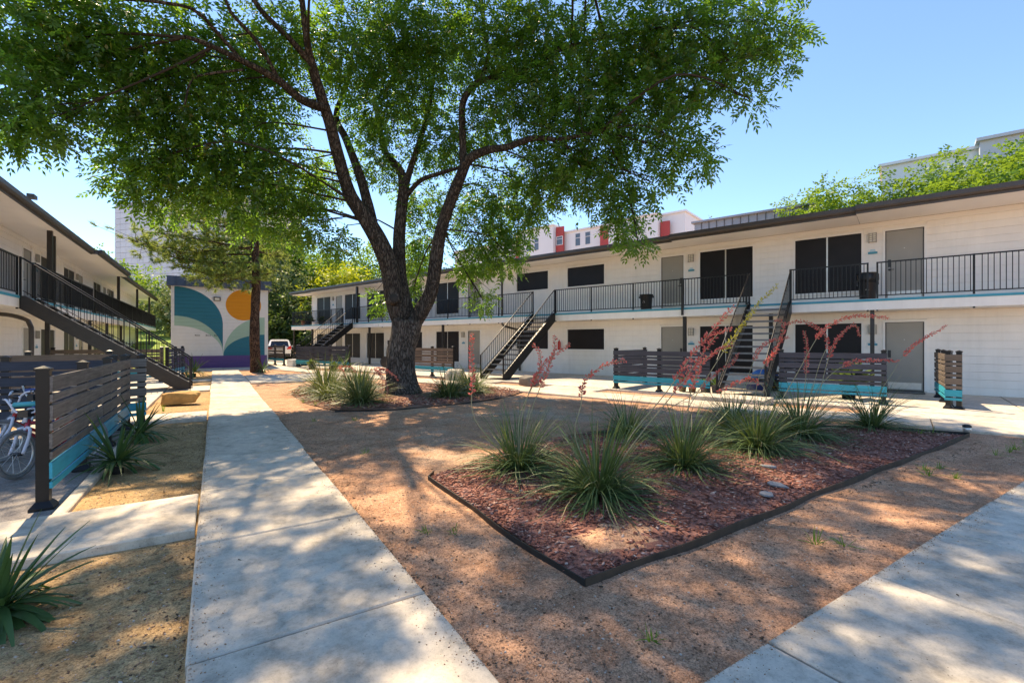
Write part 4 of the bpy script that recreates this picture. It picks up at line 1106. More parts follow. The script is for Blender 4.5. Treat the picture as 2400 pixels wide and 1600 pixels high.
def edging(label, pts, h, m, w=0.005):
    mb = MB()
    P = [Vector((p[0],p[1],0)) for p in pts]; P, _ = resample(P, [0]*len(P), 0.25)
    o = 0
    for i, p in enumerate(P):
        t = (P[min(i+1,len(P)-1)]-P[max(i-1,0)]).normalized(); s = Vector((-t.y,t.x,0))*w
        j = Vector((mnoise.noise(Vector((p.x*1.1,p.y*1.1,0))), mnoise.noise(Vector((p.x*1.1,p.y*1.1,7))), 0))*0.035
        hh = h*(0.85+0.4*mnoise.noise(Vector((p.x*0.9,p.y*0.9,4))))
        q = p + j
        mb.v += [tuple(q-s+Vector((0,0,-0.05))), tuple(q+s+Vector((0,0,-0.05))), tuple(q+s+Vector((0,0,hh))), tuple(q-s+Vector((0,0,hh)))]
        if i:
            a = o-4
            mb.f += [(a+k, a+(k+1)%4, o+(k+1)%4, o+k) for k in range(4)]
        o += 4
    mb.f += [(3,2,1,0), (o-4,o-3,o-2,o-1)]
    return tag(mb.build('bed_edging', m), label, 'edging', 'metal edging of the flower beds')
edging('rusty steel edging along the front of the red yucca bed', [(1.97,2.23),(3.7,2.26),(5.2,2.30),(6.55,2.34),(8.5,2.36),(10.4,2.42)], 0.06, M_EDGER)
edging('dark edging along the left side of the red yucca bed', [(1.97,2.23),(1.96,3.1),(2.02,4.1),(2.02,4.95),(2.15,5.1)], 0.05, M_EDGE)
edging('thin dark edging at the back right of the red yucca bed', [(10.4,2.42),(9.9,3.4),(9.0,4.2)], 0.07, M_EDGE)
edging('low dark edging curving before the tree bed', [(2.25,10.85),(3.2,10.4),(5.0,10.42),(6.6,10.9),(7.9,11.8)], 0.022, M_EDGE)
sl = thing('garden_light', 'small solar garden light at the right corner of the mulch bed', 'garden light', (10.42,2.45,0.0))
MB().lathe([(0.012,0),(0.012,0.06),(0.05,0.065),(0.055,0.14),(0.048,0.145)], 12).build('lamp', M_ALU, sl, True)
MB().lathe([(0.06,0.146),(0.06,0.17),(0.035,0.19)], 12).build('cap', M_BLACKPL, sl, True)

# ------------------------------------------------------------------ grit, chips, litter (countless)
def inside(poly, x, y):
    r = np.zeros(len(x), bool); n = len(poly); j = n-1
    for i in range(n):
        xi, yi = poly[i]; xj, yj = poly[j]
        c = ((yi > y) != (yj > y)) & (x < (xj-xi)*(y-yi)/(yj-yi+1e-12)+xi)
        r ^= c; j = i
    return r
def bedz(poly, x, y, zc, ze):
    n = len(poly); cx = sum(p[0] for p in poly)/n; cy = sum(p[1] for p in poly)/n
    f = np.ones(len(x))
    for k in range(24, 0, -1):
        s = k/24
        f = np.where(inside([(cx+(p[0]-cx)*s, cy+(p[1]-cy)*s) for p in poly], x, y), s, f)
    return zc + (ze-zc)*f**3
pm = MB(); KK = 40
for r in range(13):
    f_ = r/12
    for kk in range(KK):
        qx = 2.62+(dq[int(kk*40/KK) % 40][0]-2.62)*f_*1.25; qy = 2.64+(dq[int(kk*40/KK) % 40][1]-2.64)*f_*1.25
        zb = float(bedz(BED, np.array([qx]), np.array([qy]), 0.055, 0.022)[0]) + 0.012*mnoise.noise(Vector((qx*2.3, qy*2.3, 1)))
        pm.v.append((qx, qy, zb + 0.012 - 0.026*f_**2 + 0.010*mnoise.noise(Vector((qx*9, qy*9, 5))) + 0.005*mnoise.noise(Vector((qx*25, qy*25, 5)))))
for r in range(12):
    for kk in range(KK): pm.f.append((r*KK+kk, r*KK+(kk+1) % KK, (r+1)*KK+(kk+1) % KK, (r+1)*KK+kk))
struct('bare_soil_patch', pm, M_DIRT, True)
def scatter(name, x, y, z, size, m, tint, flat=0.5, elong=1.0):
    """little irregular stones: squashed octahedra"""
    n = len(x)
    base = np.array([[1,0,0],[0,1,0],[-1,0,0],[0,-1,0],[0,0,1],[0,0,-1]], float)
    fc = np.array([[0,1,4],[1,2,4],[2,3,4],[3,0,4],[1,0,5],[2,1,5],[3,2,5],[0,3,5]])
    v = np.repeat(base[None], n, 0)*(0.6+0.8*rng.random((n,6,1)))
    v[:,:,0] *= elong; v[:,:,2] *= flat
    a = rng.random(n)*6.283; ca, sa = np.cos(a)[:,None], np.sin(a)[:,None]
    X = v[:,:,0]*ca - v[:,:,1]*sa; Y = v[:,:,0]*sa + v[:,:,1]*ca
    tl = (rng.random(n)-0.5)[:,None]*0.8
    V = np.stack([X, Y, v[:,:,2] + X*tl], 2)*size[:,None,None]
    V += np.stack([x,y,z],1)[:,None,:]
    F = (fc[None] + (np.arange(n)*6)[:,None,None]).reshape(-1,3)
    o = np_mesh(name, V.reshape(-1,3), F, m, None, np.repeat(tint, 6)); return o
# granite grit on the bare ground in the foreground
N = 60000
d_ = 1.6 + 8.5*rng.random(N)**1.6; an = R(32.5) + (rng.random(N)-0.5)*R(100)
x = d_*np.sin(an); y = d_*np.cos(an)
ok = ~((x > -0.13) & (x < 1.09)) & ~((y < 1.32) & (x > 1)) & ~inside(BED, x, y) & (x > -1.05) & ~((y > 4.48) & (y < 5.55) & (x < 0))
x, y = x[ok], y[ok]; sz = 0.0025 + 0.0085*rng.random(len(x))**4
o = scatter('gravel', x, y, relief(x, y)+0.001, sz, M_PEBL, rng.random(len(x)), 0.6); tag(o, 'loose granite grit over the bare orange ground', 'gravel', kind='stuff')
# grit kicked onto the edges of the paving
N = 4500
t_ = rng.random(N); sd_ = rng.random(N) < 0.5
x = np.where(sd_, -0.10+0.16*rng.random(N)**3, 1.06-0.20*rng.random(N)**3); y = 1.9+9*rng.random(N)**1.5
x2 = 1.3+6.5*rng.random(N); y2 = 1.29-0.14*rng.random(N)**3
m2 = rng.random(N) < 0.35
x = np.where(m2, x2, x); y = np.where(m2, y2, y); z = np.where(m2, 0.0365, 0.0475)
o = scatter('spilled_grit', x, y, z, 0.002+0.0045*rng.random(N)**3, M_PEBL, 0.3+0.7*rng.random(N), 0.6); tag(o, 'orange grit spilled along the edges of the concrete paths', 'gravel', kind='stuff')
# mulch chips
N = 34000
x = 1.9+8.6*rng.random(N)**1.25; y = 2.2+3.8*rng.random(N)
ok = inside(BED, x, y) & ~(inside(dq, x, y) & (rng.random(N) < 0.62)); x, y = x[ok], y[ok]
cx, cy = sum(p[0] for p in BED)/len(BED), sum(p[1] for p in BED)/len(BED)
o = scatter('mulch', x, y, bedz(BED, x, y, 0.055, 0.022)+0.003+0.008*rng.random(len(x)), 0.007+0.010*rng.random(len(x))**2, M_CHIP, rng.random(len(x))**1.3, 0.4, 2.6); tag(o, 'red wood chip mulch in the red yucca bed', 'mulch', kind='stuff')
N = 9000
x = 1.8+6.4*rng.random(N); y = 10.4+7*rng.random(N)
ok = inside(TBED, x, y); x, y = x[ok], y[ok]
o = scatter('tree_mulch', x, y, 0.045+0.02*rng.random(len(x)), 0.012+0.014*rng.random(len(x)), M_CHIP, rng.random(len(x)), 0.4, 2.6); tag(o, 'red wood chip mulch around the big tree', 'mulch', kind='stuff')
# fallen leaf bits and twigs
N = 1500
d_ = 1.7 + 11*rng.random(N)**1.3; an = R(32.5) + (rng.random(N)-0.5)*R(100)
x = d_*np.sin(an); y = d_*np.cos(an); ok = (x > -1.05) & ~((x > -0.13) & (x < 1.09) & (rng.random(N) < 0.9)) & ~((y < 1.32) & (rng.random(N) < 0.85)); x, y = x[ok], y[ok]
ex_ = 1.09+0.22*rng.random(700)**2.5; ey_ = 1.5+9.5*rng.random(700); lx_ = -0.13-0.35*rng.random(700)**2; ly_ = 1.8+9.0*rng.random(700)
kp = ~((ly_ > 4.45) & (ly_ < 5.6)); ux_ = 2.0+8.0*rng.random(500); uy_ = 2.22-0.2*rng.random(500)**2
x = np.concatenate([x, ex_, lx_[kp], ux_]); y = np.concatenate([y, ey_, ly_[kp], uy_])
zz = np.where((x > -0.13) & (x < 1.09), 0.049, np.where(y < 1.32, 0.039, relief(x, y)+0.006)) + np.where(inside(BED, x, y), 0.055, 0)
o = scatter('leaf_litter', x, y, zz, 0.003+0.007*rng.random(len(x))**3, M_LITTER, rng.random(len(x)), 0.35, 2.0); tag(o, 'dry leaf bits and twigs scattered over the ground', 'litter', kind='stuff')

# ------------------------------------------------------------------ strap leaved plants
def blades(n, L0, L1, w, upright, droop, seg=6, seed=0, r0=0.08):
    """curved ribbons as one tuft; returns verts, faces, tint"""
    g = np.random.default_rng(seed)
    a = g.random(n)*6.2832; e = np.radians(upright[0] + (upright[1]-upright[0])*g.random(n)**0.8)
    L = L0+(L1-L0)*g.random(n); w_ = w*(0.7+0.6*g.random(n)); dr = droop*(0.4+1.2*g.random(n))*np.cos(e)
    hd_ = np.stack([np.cos(a), np.sin(a)], 1)
    tw = (g.random(n)-0.5)*1.0
    V = np.zeros((n, seg+1, 2, 3)); rr_ = r0*np.sqrt(g.random(n))
    for k in range(seg+1):
        t = k/seg
        ee = e - dr*t*1.7
        # integrate the arc roughly
        rad = rr_ + L*t*np.cos(e - dr*t*0.85); hgt = L*t*np.sin(e - dr*t*0.85)
        ww = w_*(1-t)**0.55*(0.65+0.35*min(1,t*6)) + 0.0006
        aa = a + tw*t*0.5
        c = np.stack([np.cos(aa)*rad, np.sin(aa)*rad, np.maximum(hgt, 0.01+0.012*g.random(n))], 1)
        s = np.stack([-np.sin(aa), np.cos(aa), 0.35*np.ones(n)*np.sign(tw)], 1)*ww[:,None]
        V[:,k,0] = c-s; V[:,k,1] = c+s
    idx = np.arange(n*(seg+1)*2).reshape(n, seg+1, 2)
    F = np.stack([idx[:,:-1,0], idx[:,:-1,1], idx[:,1:,1], idx[:,1:,0]], 3-0-0) if False else np.stack([idx[:,:-1,0], idx[:,:-1,1], idx[:,1:,1], idx[:,1:,0]], -1).reshape(-1,4)
    ti = np.repeat(g.random(n)**1.2, (seg+1)*2)
    return V.reshape(-1,3), F, ti

def flower_stalk(root, pts, base, fm=None, frac=0.45, seed=0):
    """pts in world space; stem part with a spray of little tubular flowers on it"""
    fm = fm or M_FLOW
    o = Vector(base)
    P = [Vector(p)-o for p in pts]
    P0 = Vector((P[0].x*0.25, P[0].y*0.25, 0.12))
    P = [P0] + P
    Q, rad = resample(P, [0.008]+[0.0065-0.0035*i/(len(P)-1) for i in range(1, len(P))], 0.06)
    st = MB().tube([tuple(q) for q in Q], rad, 6).build('flower_stalk', M_STALK, root)
    g = random.Random(seed)
    v, f, ti = [], [], []
    m = len(Q); s0 = int(m*(1-frac))
    seglen = [(Q[i+1]-Q[i]).length for i in range(m-1)]
    for i in range(s0, m-1):
        u = (i-s0)/(m-s0)
        for k in range(max(3, int(seglen[i]*190))):
            p = Q[i].lerp(Q[i+1], g.random()); t = (Q[i+1]-Q[i]).normalized()
            d = Vector((g.gauss(0,1), g.gauss(0,1), g.gauss(0.1,0.8))); d = (d - t*d.dot(t)).normalized(); d = (d*0.85 + t*0.55 + Vector((0,0,-0.1))).normalized()
            L = g.uniform(0.026, 0.05)*(1.15-0.5*u); w = L*0.22
            s = d.cross(Vector((g.random(),g.random(),g.random()))).normalized()*w; s2 = d.cross(s).normalized()*w
            b = p + d*0.006
            for q in (s, s2):
                o_ = len(v); mm = b+d*L*0.55; e = b+d*L
                v += [tuple(b), tuple(mm+q), tuple(e), tuple(mm-q)]; f.append((o_,o_+1,o_+2,o_+3)); ti += [g.random()]*4
    if v: np_mesh('flowers', np.array(v), np.array(f), fm, st, ti)
    return st

CL = {
 'A': ((3.03,4.62,0.05), 250, 0.62, 0.95, 'red yucca clump at the left corner of the mulch bed, beside the dark edging'),
 'B': ((3.19,3.42,0.05), 280, 0.60, 0.98, 'largest red yucca clump at the front of the mulch bed, nearest the camera'),
 'C': ((4.76,3.63,0.05), 260, 0.60, 0.95, 'red yucca clump in the middle of the bed, right of the nearest clump'),
 'D': ((5.60,5.35,0.05), 190, 0.50, 0.85, 'smaller red yucca clump at the back of the bed behind the front two'),
 'E': ((6.37,3.64,0.05), 280, 0.65, 1.05, 'red yucca clump with yellow green base, fourth along the bed'),
 'F': ((7.85,3.80,0.05), 280, 0.70, 1.10, 'tall grey green red yucca clump in front of the staircase'),
 'G': ((9.75,3.52,0.05), 200, 0.60, 1.00, 'rightmost red yucca clump near the solar light'),
 'H': ((7.3,4.6,0.05), 200, 0.6, 1.0, 'red yucca clump partly hidden behind the fourth clump'),
}
SK = {
'A': [[(2.49,4.7,0.68),(2.47,4.71,1.12),(2.46,4.72,1.47),(2.47,4.71,1.64)],[(3.11,4.66,0.63),(3.22,4.59,1.05),(3.36,4.5,1.31),(3.6,4.35,1.52)],[(3.18,4.61,0.63),(3.31,4.53,1.05),(3.42,4.46,1.36),(3.45,4.45,1.62)],[(3.09,4.67,0.66),(3.27,4.56,1.15),(3.29,4.54,1.41),(3.22,4.59,1.52)]],
'B': [[(3.06,3.62,0.6),(3.11,3.59,0.91),(3.15,3.57,1.17),(3.35,3.44,1.33),(3.48,3.35,1.36)],[(3.46,3.25,0.62),(3.75,3.06,1.05),(4.01,2.9,1.48),(4.22,2.76,1.78),(4.31,2.71,1.89)],[(3.5,3.22,0.58),(3.81,3.03,1.03),(4.01,2.9,1.35),(4.19,2.79,1.63),(4.3,2.72,1.67)]],
'C': [[(4.62,3.58,0.54),(4.83,3.44,1.01),(5.14,3.25,1.57),(5.4,3.08,1.98),(5.59,2.96,2.21)],[(4.62,3.44,0.9),(4.62,3.34,1.17),(4.67,3.31,1.32),(4.82,3.21,1.45),(4.95,3.13,1.52)]],
'E': [[(6.23,3.62,0.5),(6.3,3.57,1.1),(6.53,3.43,1.51),(6.58,3.4,1.81),(6.48,3.46,1.84)],[(6.38,3.52,0.38),(6.73,3.3,1.1),(7.03,3.11,1.69),(7.39,2.88,1.9),(7.79,2.63,1.87)],[(6.18,3.53,0.4),(6.28,3.47,0.85),(6.1,3.6,1.04),(5.73,3.82,0.87)]],
'F': [[(7.69,3.64,0.44),(7.86,3.53,1.17),(7.97,3.46,1.58),(7.69,3.64,1.85),(7.4,3.82,1.81)],[(7.69,3.64,0.37),(7.91,3.5,0.91),(8.31,3.24,1.24),(8.88,2.88,1.25)],[(7.63,3.68,0.44),(7.69,3.64,0.97),(7.7,3.63,1.44),(7.67,3.65,1.71)],[(7.8,3.57,0.44),(8.03,3.42,1.44),(8.31,3.24,1.81),(8.39,3.19,1.64)]],
'G': [[(9.54,3.53,0.3),(9.86,3.32,0.9),(10.18,3.12,1.43),(10.72,2.78,1.82)]],
'D': [[(6.1,4.9,0.5),(6.44,4.67,0.75),(6.68,4.52,1.03),(6.91,4.37,1.2),(7.0,4.32,1.37)]],
'H': [[(7.4,4.5,0.5),(7.5,4.4,1.1),(7.7,4.3,1.5),(8.1,4.1,1.62)]],
}
for i, (k, (p, n, l0, l1, lab)) in enumerate(CL.items()):
    root = thing('red_yucca', lab, 'red yucca', p, 0, 'red yucca clumps in the mulch bed')
    v, f, ti = blades(int(n*(1.75+0.6*((i*37) % 10)/10)), l0*0.72, l1*(0.98+0.12*((i*53) % 10)/10), 0.0062, (-2, 80), 1.0+0.35*((i*29) % 10)/10, 7, 30+i, 0.12)
    np_mesh('foliage', v, f, M_YUCCA, root, ti)
    for j, pts in enumerate(SK.get(k, [])):
        flower_stalk(root, pts, p, M_FLOWY if (k == 'C' and j == 0) else M_FLOW, 0.42 if len(pts) > 3 else 0.5, 100*i+j)
# grassy clumps round the trunk
for i, (x, y, n, l, lab) in enumerate([(2.75,14.6,330,1.15,'tall yellow green grassy clump left of the big trunk'),(3.0,11.6,260,0.85,'dark grassy clump in front left of the big trunk'),(3.35,13.1,240,0.9,'grassy clump close behind the front one, left of the trunk'),
        (5.4,11.7,230,0.80,'grassy clump at the right foot of the big trunk'),(6.35,12.2,170,0.7,'second grassy clump to the right of the big trunk'),(6.85,13.2,190,0.8,'grassy clump beside the pale boulder and the stairs'),(3.9,15.4,170,0.8,'grassy clump behind the big trunk on its left'),(2.6,13.0,180,0.8,'low grassy clump at the walkway side of the tree bed')]):
    root = thing('grass_clump', lab, 'grass clump', (x,y,0.045), 0, 'grassy clumps in the tree bed')
    v, f, ti = blades(int(n*1.9), l*0.55, l*1.2, 0.010, (8, 84), 1.25, 6, 60+i, 0.22); np_mesh('foliage', v, f, M_SEDGE, root, ti)
    if i in (0, 1, 2):
        flower_stalk(root, [(x+0.2,y-0.3,0.7),(x+0.35,y-0.55,0.75),(x+0.42,y-0.75,0.5),(x+0.4,y-0.85,0.3)], (x,y,0.045), M_FLOW, 0.5, 500+i)
        flower_stalk(root, [(x+0.3,y-0.1,0.75),(x+0.65,y-0.3,0.78),(x+0.8,y-0.4,0.6)], (x,y,0.045), M_FLOW, 0.5, 520+i)
# true yuccas with broad leaves: every leaf a part
YM = []
for q in range(4):
    v, f = [], []
    w = 0.023; seg = 6; dr = [0.1,0.35,0.7,1.2][q]
    for k in range(seg+1):
        t = k/seg; ww = w*(0.5+1.4*t if t < 0.35 else (1-t)**0.7*1.32)+0.0008
        ang_ = -dr*t; x = t*math.cos(ang_*0.6); z = t*math.sin(ang_*0.6)
        v += [(x,-ww,z+ww*0.5),(x,0,z-0.004),(x,ww,z+ww*0.5)]
    for k in range(seg):
        for s in (0,1): f.append((k*3+s, k*3+s+1, (k+1)*3+s+1, (k+1)*3+s))
    me = bpy.data.meshes.new('leaf'); me.from_pydata(v, [], f); me.materials.append(M_YUC2); me.polygons.foreach_set('use_smooth', [True]*len(f)); YM.append(me)
def yucca(label, x, y, z, n, L, seed, tall=0.0):
    g = random.Random(seed)
    root = thing('yucca_plant', label, 'yucca', (x,y,z), 0, 'broad leaved yuccas')
    if tall: MB().tube([(0,0,-0.02),(0.02,0,tall)], [0.06,0.05], 8).build('stem', M_BARK2, root)
    for i in range(n):
        e = R(g.uniform(78, -8)) if i % 3 else R(g.uniform(25, -20)); a = i*2.399+g.uniform(-.3,.3)
        q = 0 if e > R(45) else (1 if e > R(25) else g.choice([2,3]))
        s = L*g.uniform(0.6, 1.05)
        link('leaf', YM[q], root, (0.02*math.cos(a), 0.02*math.sin(a), tall+0.04+0.06*g.random()), (0, -e, a), (s, g.uniform(0.8,1.2), g.uniform(0.8,1.2)*s))
yucca('dark green yucca at the bottom left corner by the near cross path', -1.02, 3.72, 0.0, 90, 0.50, 3)
yucca('large yucca beside the weathered fence', -0.98, 7.2, 0.0, 62, 0.68, 5, 0.05)
yucca('second yucca behind the large one along the weathered fence', -0.98, 9.3, 0.0, 54, 0.68, 8, 0.05)
yucca('yucca by the purple base of the mural wall, near the left stair foot', -0.75, 24.8, 0.0, 40, 0.95, 12, 0.15)
yucca('small yucca at the foot of the pine trunk', 2.05, 26.4, 0.0, 34, 0.75, 14, 0.1)
yucca('yucca at the bottom of the far stairs', 5.6, 24.6, 0.0, 44, 1.0, 18, 0.2)
yucca('low yucca tuft beside the side panel past the left staircase', -0.85, 21.9, 0.0, 24, 0.5, 19)
# small weeds
g = random.Random(5)
for i, (x, y, s) in enumerate([(1.45,3.55,.10),(1.62,3.42,.08),(3.85,1.75,.13),(4.0,1.62,.10),(6.9,1.95,.14),(7.15,2.05,.12),(7.4,1.98,.10),(7.0,1.75,.10),(8.9,1.8,.14),(9.3,1.75,.14),(9.6,1.75,.14),(10.0,1.7,.14),(1.75,6.5,.10),(1.9,12.8,.14),(2.05,12.1,.16),(-0.95,12.75,.16),(1.6,9.6,.12),(2.3,9.3,.14),(1.9,1.65,.08),(9.8,2.9,.15),(10.1,2.8,.15)]):
    root = thing('weed_tuft', ['tiny weed sprouting beside the walkway, left of the dark edging','smaller weed just nearer the camera than the walkway sprout','weed tuft midway between the mulch edging and the right path','lower weed below the middle tuft toward the right path','tall weed of a trio right of the mulch corner edging','middle weed of the trio outside the right mulch edging','rightmost weed of the trio outside the right mulch edging','weed nearest the path under the trio','first weed in the row below the solar light','second weed in the row below the solar light','third weed in the row below the solar light','last weed at the right end of the row by the solar light','small weed by the walkway level with the left yucca','weed on the sunny soil left of the tree bed','taller weed at the walkway corner of the tree bed','bright weed in front of the sandstone boulder','weed between the walkway and the tree bed','weed just before the low edging of the tree bed','faint weed at the near corner of the bare ground by the paths','weed inside the back right corner of the mulch bed','weed next to the solar light at the back of the bed'][i], 'weed', (x,y,0.0), 0, 'weed tufts on the bare ground')
    v, f, ti = blades(16, s*0.6, s*1.2, 0.004, (35, 88), 0.8, 4, 300+i, 0.03); np_mesh('foliage', v, f, M_GRASS, root, ti)

# ------------------------------------------------------------------ the big shade tree
LIMBS={
'trunk':[(4.64,13.11,-0.07,0.632),(4.6,13.13,0.21,0.518),(4.56,13.16,0.72,0.442),(4.59,13.14,1.35,0.417),(4.68,13.08,1.79,0.442),(4.72,13.06,2.17,0.468)],
'a':[(4.6,13.13,2.17,0.354),(4.41,13.2,2.73,0.315),(4.25,13.18,3.6,0.287),(3.97,13.24,4.33,0.273),(3.56,13.27,5.02,0.232),(3.17,13.28,5.57,0.193),(2.84,13.13,6.42,0.17),(2.54,12.85,7.23,0.154),(2.27,12.67,7.87,0.144),(2.04,12.46,8.41,0.119),(1.88,12.2,8.86,0.084),(1.7,11.96,10.0,0.062)],
'a2':[(2.04,12.46,8.41,0.097),(1.52,12.31,8.8,0.073),(0.91,12.23,9.2,0.06),(0.55,12.1,9.62,0.039)],
'b':[(3.84,13.32,4.58,0.174),(3.74,13.63,5.5,0.164),(3.55,13.86,6.42,0.14),(3.25,14.17,7.48,0.115),(3.03,14.43,8.23,0.09),(3.36,14.34,9.38,0.065),(3.55,14.34,11.0,0.039)],
'c':[(2.38,12.71,7.53,0.123),(1.77,12.39,7.46,0.106),(1.26,12.12,7.64,0.092),(0.5,11.89,7.74,0.067),(-0.18,11.61,7.74,0.05),(-0.5,11.47,7.68,0.035)],
'c2':[(1.26,12.12,7.64,0.061),(0.79,11.83,8.23,0.049),(0.29,11.67,8.6,0.037),(0.13,11.54,8.99,0.027)],
'c3':[(0.5,11.89,7.74,0.048),(-0.02,11.63,8.11,0.041),(-0.39,11.4,8.25,0.035),(-1.14,11.28,8.06,0.025)],
'c4':[(0.54,11.87,7.54,0.029),(-0.1,11.92,7.28,0.028),(-0.41,11.88,7.03,0.023),(-0.52,11.83,6.47,0.018)],
'm':[(4.72,13.12,2.3,0.254),(4.6,13.31,3.39,0.217),(4.59,13.44,4.43,0.193),(4.69,13.49,5.49,0.182),(4.75,13.46,6.14,0.169),(4.68,13.62,6.69,0.131),(4.38,13.93,7.19,0.105),(4.26,14.24,8.01,0.08),(4.16,14.43,9.13,0.054)],
'm2':[(4.78,13.44,6.14,0.117),(4.98,13.43,6.83,0.104),(5.24,13.38,7.65,0.092),(5.5,13.34,8.62,0.066),(5.7,13.32,10.01,0.053)],
'm3':[(4.78,13.44,5.82,0.078),(5.05,12.91,6.23,0.07),(5.45,12.42,6.37,0.062),(5.88,12.02,6.5,0.05)],
'r':[(4.82,13.0,2.04,0.278),(5.04,12.79,2.42,0.239),(5.24,12.55,2.97,0.212),(5.3,12.39,3.71,0.205),(5.37,12.23,4.55,0.185),(5.51,11.9,5.36,0.17),(5.69,11.55,6.07,0.155),(5.8,11.25,6.47,0.141),(6.12,10.81,6.63,0.116),(6.4,10.27,6.58,0.096),(6.79,9.66,6.68,0.077),(7.21,9.04,6.53,0.054),(7.82,8.3,6.61,0.037)],
'r2':[(5.71,11.42,6.28,0.118),(5.73,11.53,7.33,0.101),(5.79,11.6,8.16,0.096),(6.06,11.44,8.64,0.09),(6.41,11.09,8.76,0.078),(6.66,10.81,8.8,0.065)],
'r3':[(6.21,11.34,8.72,0.072),(6.43,11.32,9.48,0.061),(6.38,11.47,10.27,0.055),(6.36,11.6,11.45,0.043)],
'r4':[(6.66,10.81,8.8,0.059),(7.13,10.04,8.82,0.052),(7.55,9.3,9.03,0.044),(8.39,8.29,9.1,0.032),(9.14,7.34,9.05,0.021)],
}
BLOBS=[(-3.07,12.62,7.63,1.259),(-3.07,12.62,6.45,1.091),(-2.71,12.4,5.82,0.63),(-3.28,12.76,5.61,0.462),(-2.19,12.66,7.97,1.063),(-1.28,12.67,7.93,1.213),(-1.68,12.92,6.86,1.073),(-1.35,13.31,6.0,0.93),(-1.76,13.57,5.31,0.539),(-0.6,12.83,7.07,1.175),(-0.63,13.44,5.8,1.077),(-0.98,13.67,4.93,0.513),(-1.38,13.69,5.02,0.403),(0.06,13.0,8.36,1.231),(0.43,13.36,6.42,1.234),(0.24,13.48,5.24,0.804),(1.01,13.58,7.75,1.119),(1.39,13.34,5.85,1.119),(1.01,13.58,4.78,0.616),(2.04,13.52,4.74,0.7),(1.48,13.28,9.32,1.231),(2.79,13.4,4.28,0.537),(2.08,13.85,5.66,0.716),(3.14,13.41,9.6,1.334),(3.9,13.52,8.27,1.196),(4.32,13.25,10.67,1.448),(5.14,13.32,9.18,1.241),(5.58,13.04,7.48,0.914),(4.15,13.95,6.96,0.718),(5.58,13.04,10.74,1.436),(5.27,13.84,6.07,0.676),(5.39,14.35,4.12,0.7),(5.33,14.39,3.01,0.448),(4.51,14.68,2.85,0.387),(5.69,14.16,4.96,0.63),(2.94,14.73,6.56,0.653),(6.41,11.33,9.84,1.394),(7.44,10.08,9.76,1.457),(6.95,10.39,8.13,1.224),(7.9,9.19,8.09,1.399),(7.24,11.99,5.78,1.045),(6.91,12.2,4.48,0.979),(7.4,11.88,4.02,0.548),(6.7,12.93,3.9,0.609),(7.74,10.48,6.33,1.152),(7.9,9.19,6.63,1.287),(8.48,8.24,8.99,1.341),(8.66,8.12,7.28,1.234),(8.56,8.77,5.62,0.951),(8.85,8.59,4.73,0.616),(8.79,8.03,4.01,0.354),(9.15,7.22,8.88,1.18),(9.41,7.05,7.64,0.975),(9.15,7.22,6.31,0.821),(9.67,6.88,5.85,0.39),(9.8,6.2,8.64,0.93),(9.89,6.15,7.66,0.637),(10.55,5.73,8.64,0.637),(10.71,5.62,7.86,0.343),(9.11,7.83,5.45,0.515),(11.04,5.41,8.54,0.215),(7.76,10.71,5.42,0.591),(6.94,12.53,2.8,0.4),(6.2,13.13,5.77,0.739),(7.68,11.71,5.0,0.522),(6.39,12.06,7.69,1.015),(10.31,6.0,7.03,0.247)]
TREE = thing('shade_tree', 'big spreading shade tree with forked grey trunk in the middle of the courtyard', 'tree', (4.64, 13.11, 0))
TO = Vector((4.64, 13.11, 0))
def rel(p): return (p[0]-TO.x, p[1]-TO.y, p[2])
tk = LIMBS['trunk']
P, Rd = resample([Vector(rel(p[:3])) for p in tk], [p[3]*0.93 for p in tk], 0.10)
mb = MB(); mb.tube(P, Rd, 40)
nb = len(P)
for i in range(len(mb.v)):
    x, y, z = mb.v[i]; c = P[i//40] if i//40 < nb else P[-1]
    a = math.atan2(y-c.y, x-c.x)
    low = max(0.0, 1-z/0.75)
    k = 1 + low**2*0.13*math.sin(a*5+0.7) + 0.05*mnoise.noise(Vector((math.cos(a)*2, math.sin(a)*2, z*1.2))) + 0.025*mnoise.noise(Vector((math.cos(a)*7, math.sin(a)*7, z*3)))
    mb.v[i] = (c.x+(x-c.x)*k, c.y+(y-c.y)*k, z)
tr_ = mb.build('trunk', M_BARK, TREE)
# sawn-off stub on the front of the trunk
fd = Vector((-math.sin(R(17)), -math.cos(R(17)), 0.1)).normalized()
s0 = Vector(rel((4.30, 13.02, 2.72)))
st_ = MB().tube([s0, s0+fd*0.30, s0+fd*0.36], [0.17,0.15,0.155], 16)
so = st_.build('stub', M_BARK, tr_)
MB().tube([s0+fd*0.361, s0+fd*0.375], [0.115,0.105], 16).build('cut_face', plain('old_heartwood', (0.035,0.03,0.027), 0.9, 0.3, 12), so)
LPTS = []
for n_, l in LIMBS.items():
    if n_ == 'trunk': continue
    P, Rd = resample([Vector(rel(p[:3])) for p in l], [p[3] for p in l], 0.16)
    MB().tube(P, [r_*0.93 for r_ in Rd], 14, wob=0.12, seed=len(n_)*3.1).build('limb', M_BARKL, TREE)
    if n_ not in ('c4', 'm3'):
        for q in P[len(P)//3:]: LPTS.append(q)
LP = np.array([tuple(q) for q in LPTS]); USE = np.zeros(len(LP))
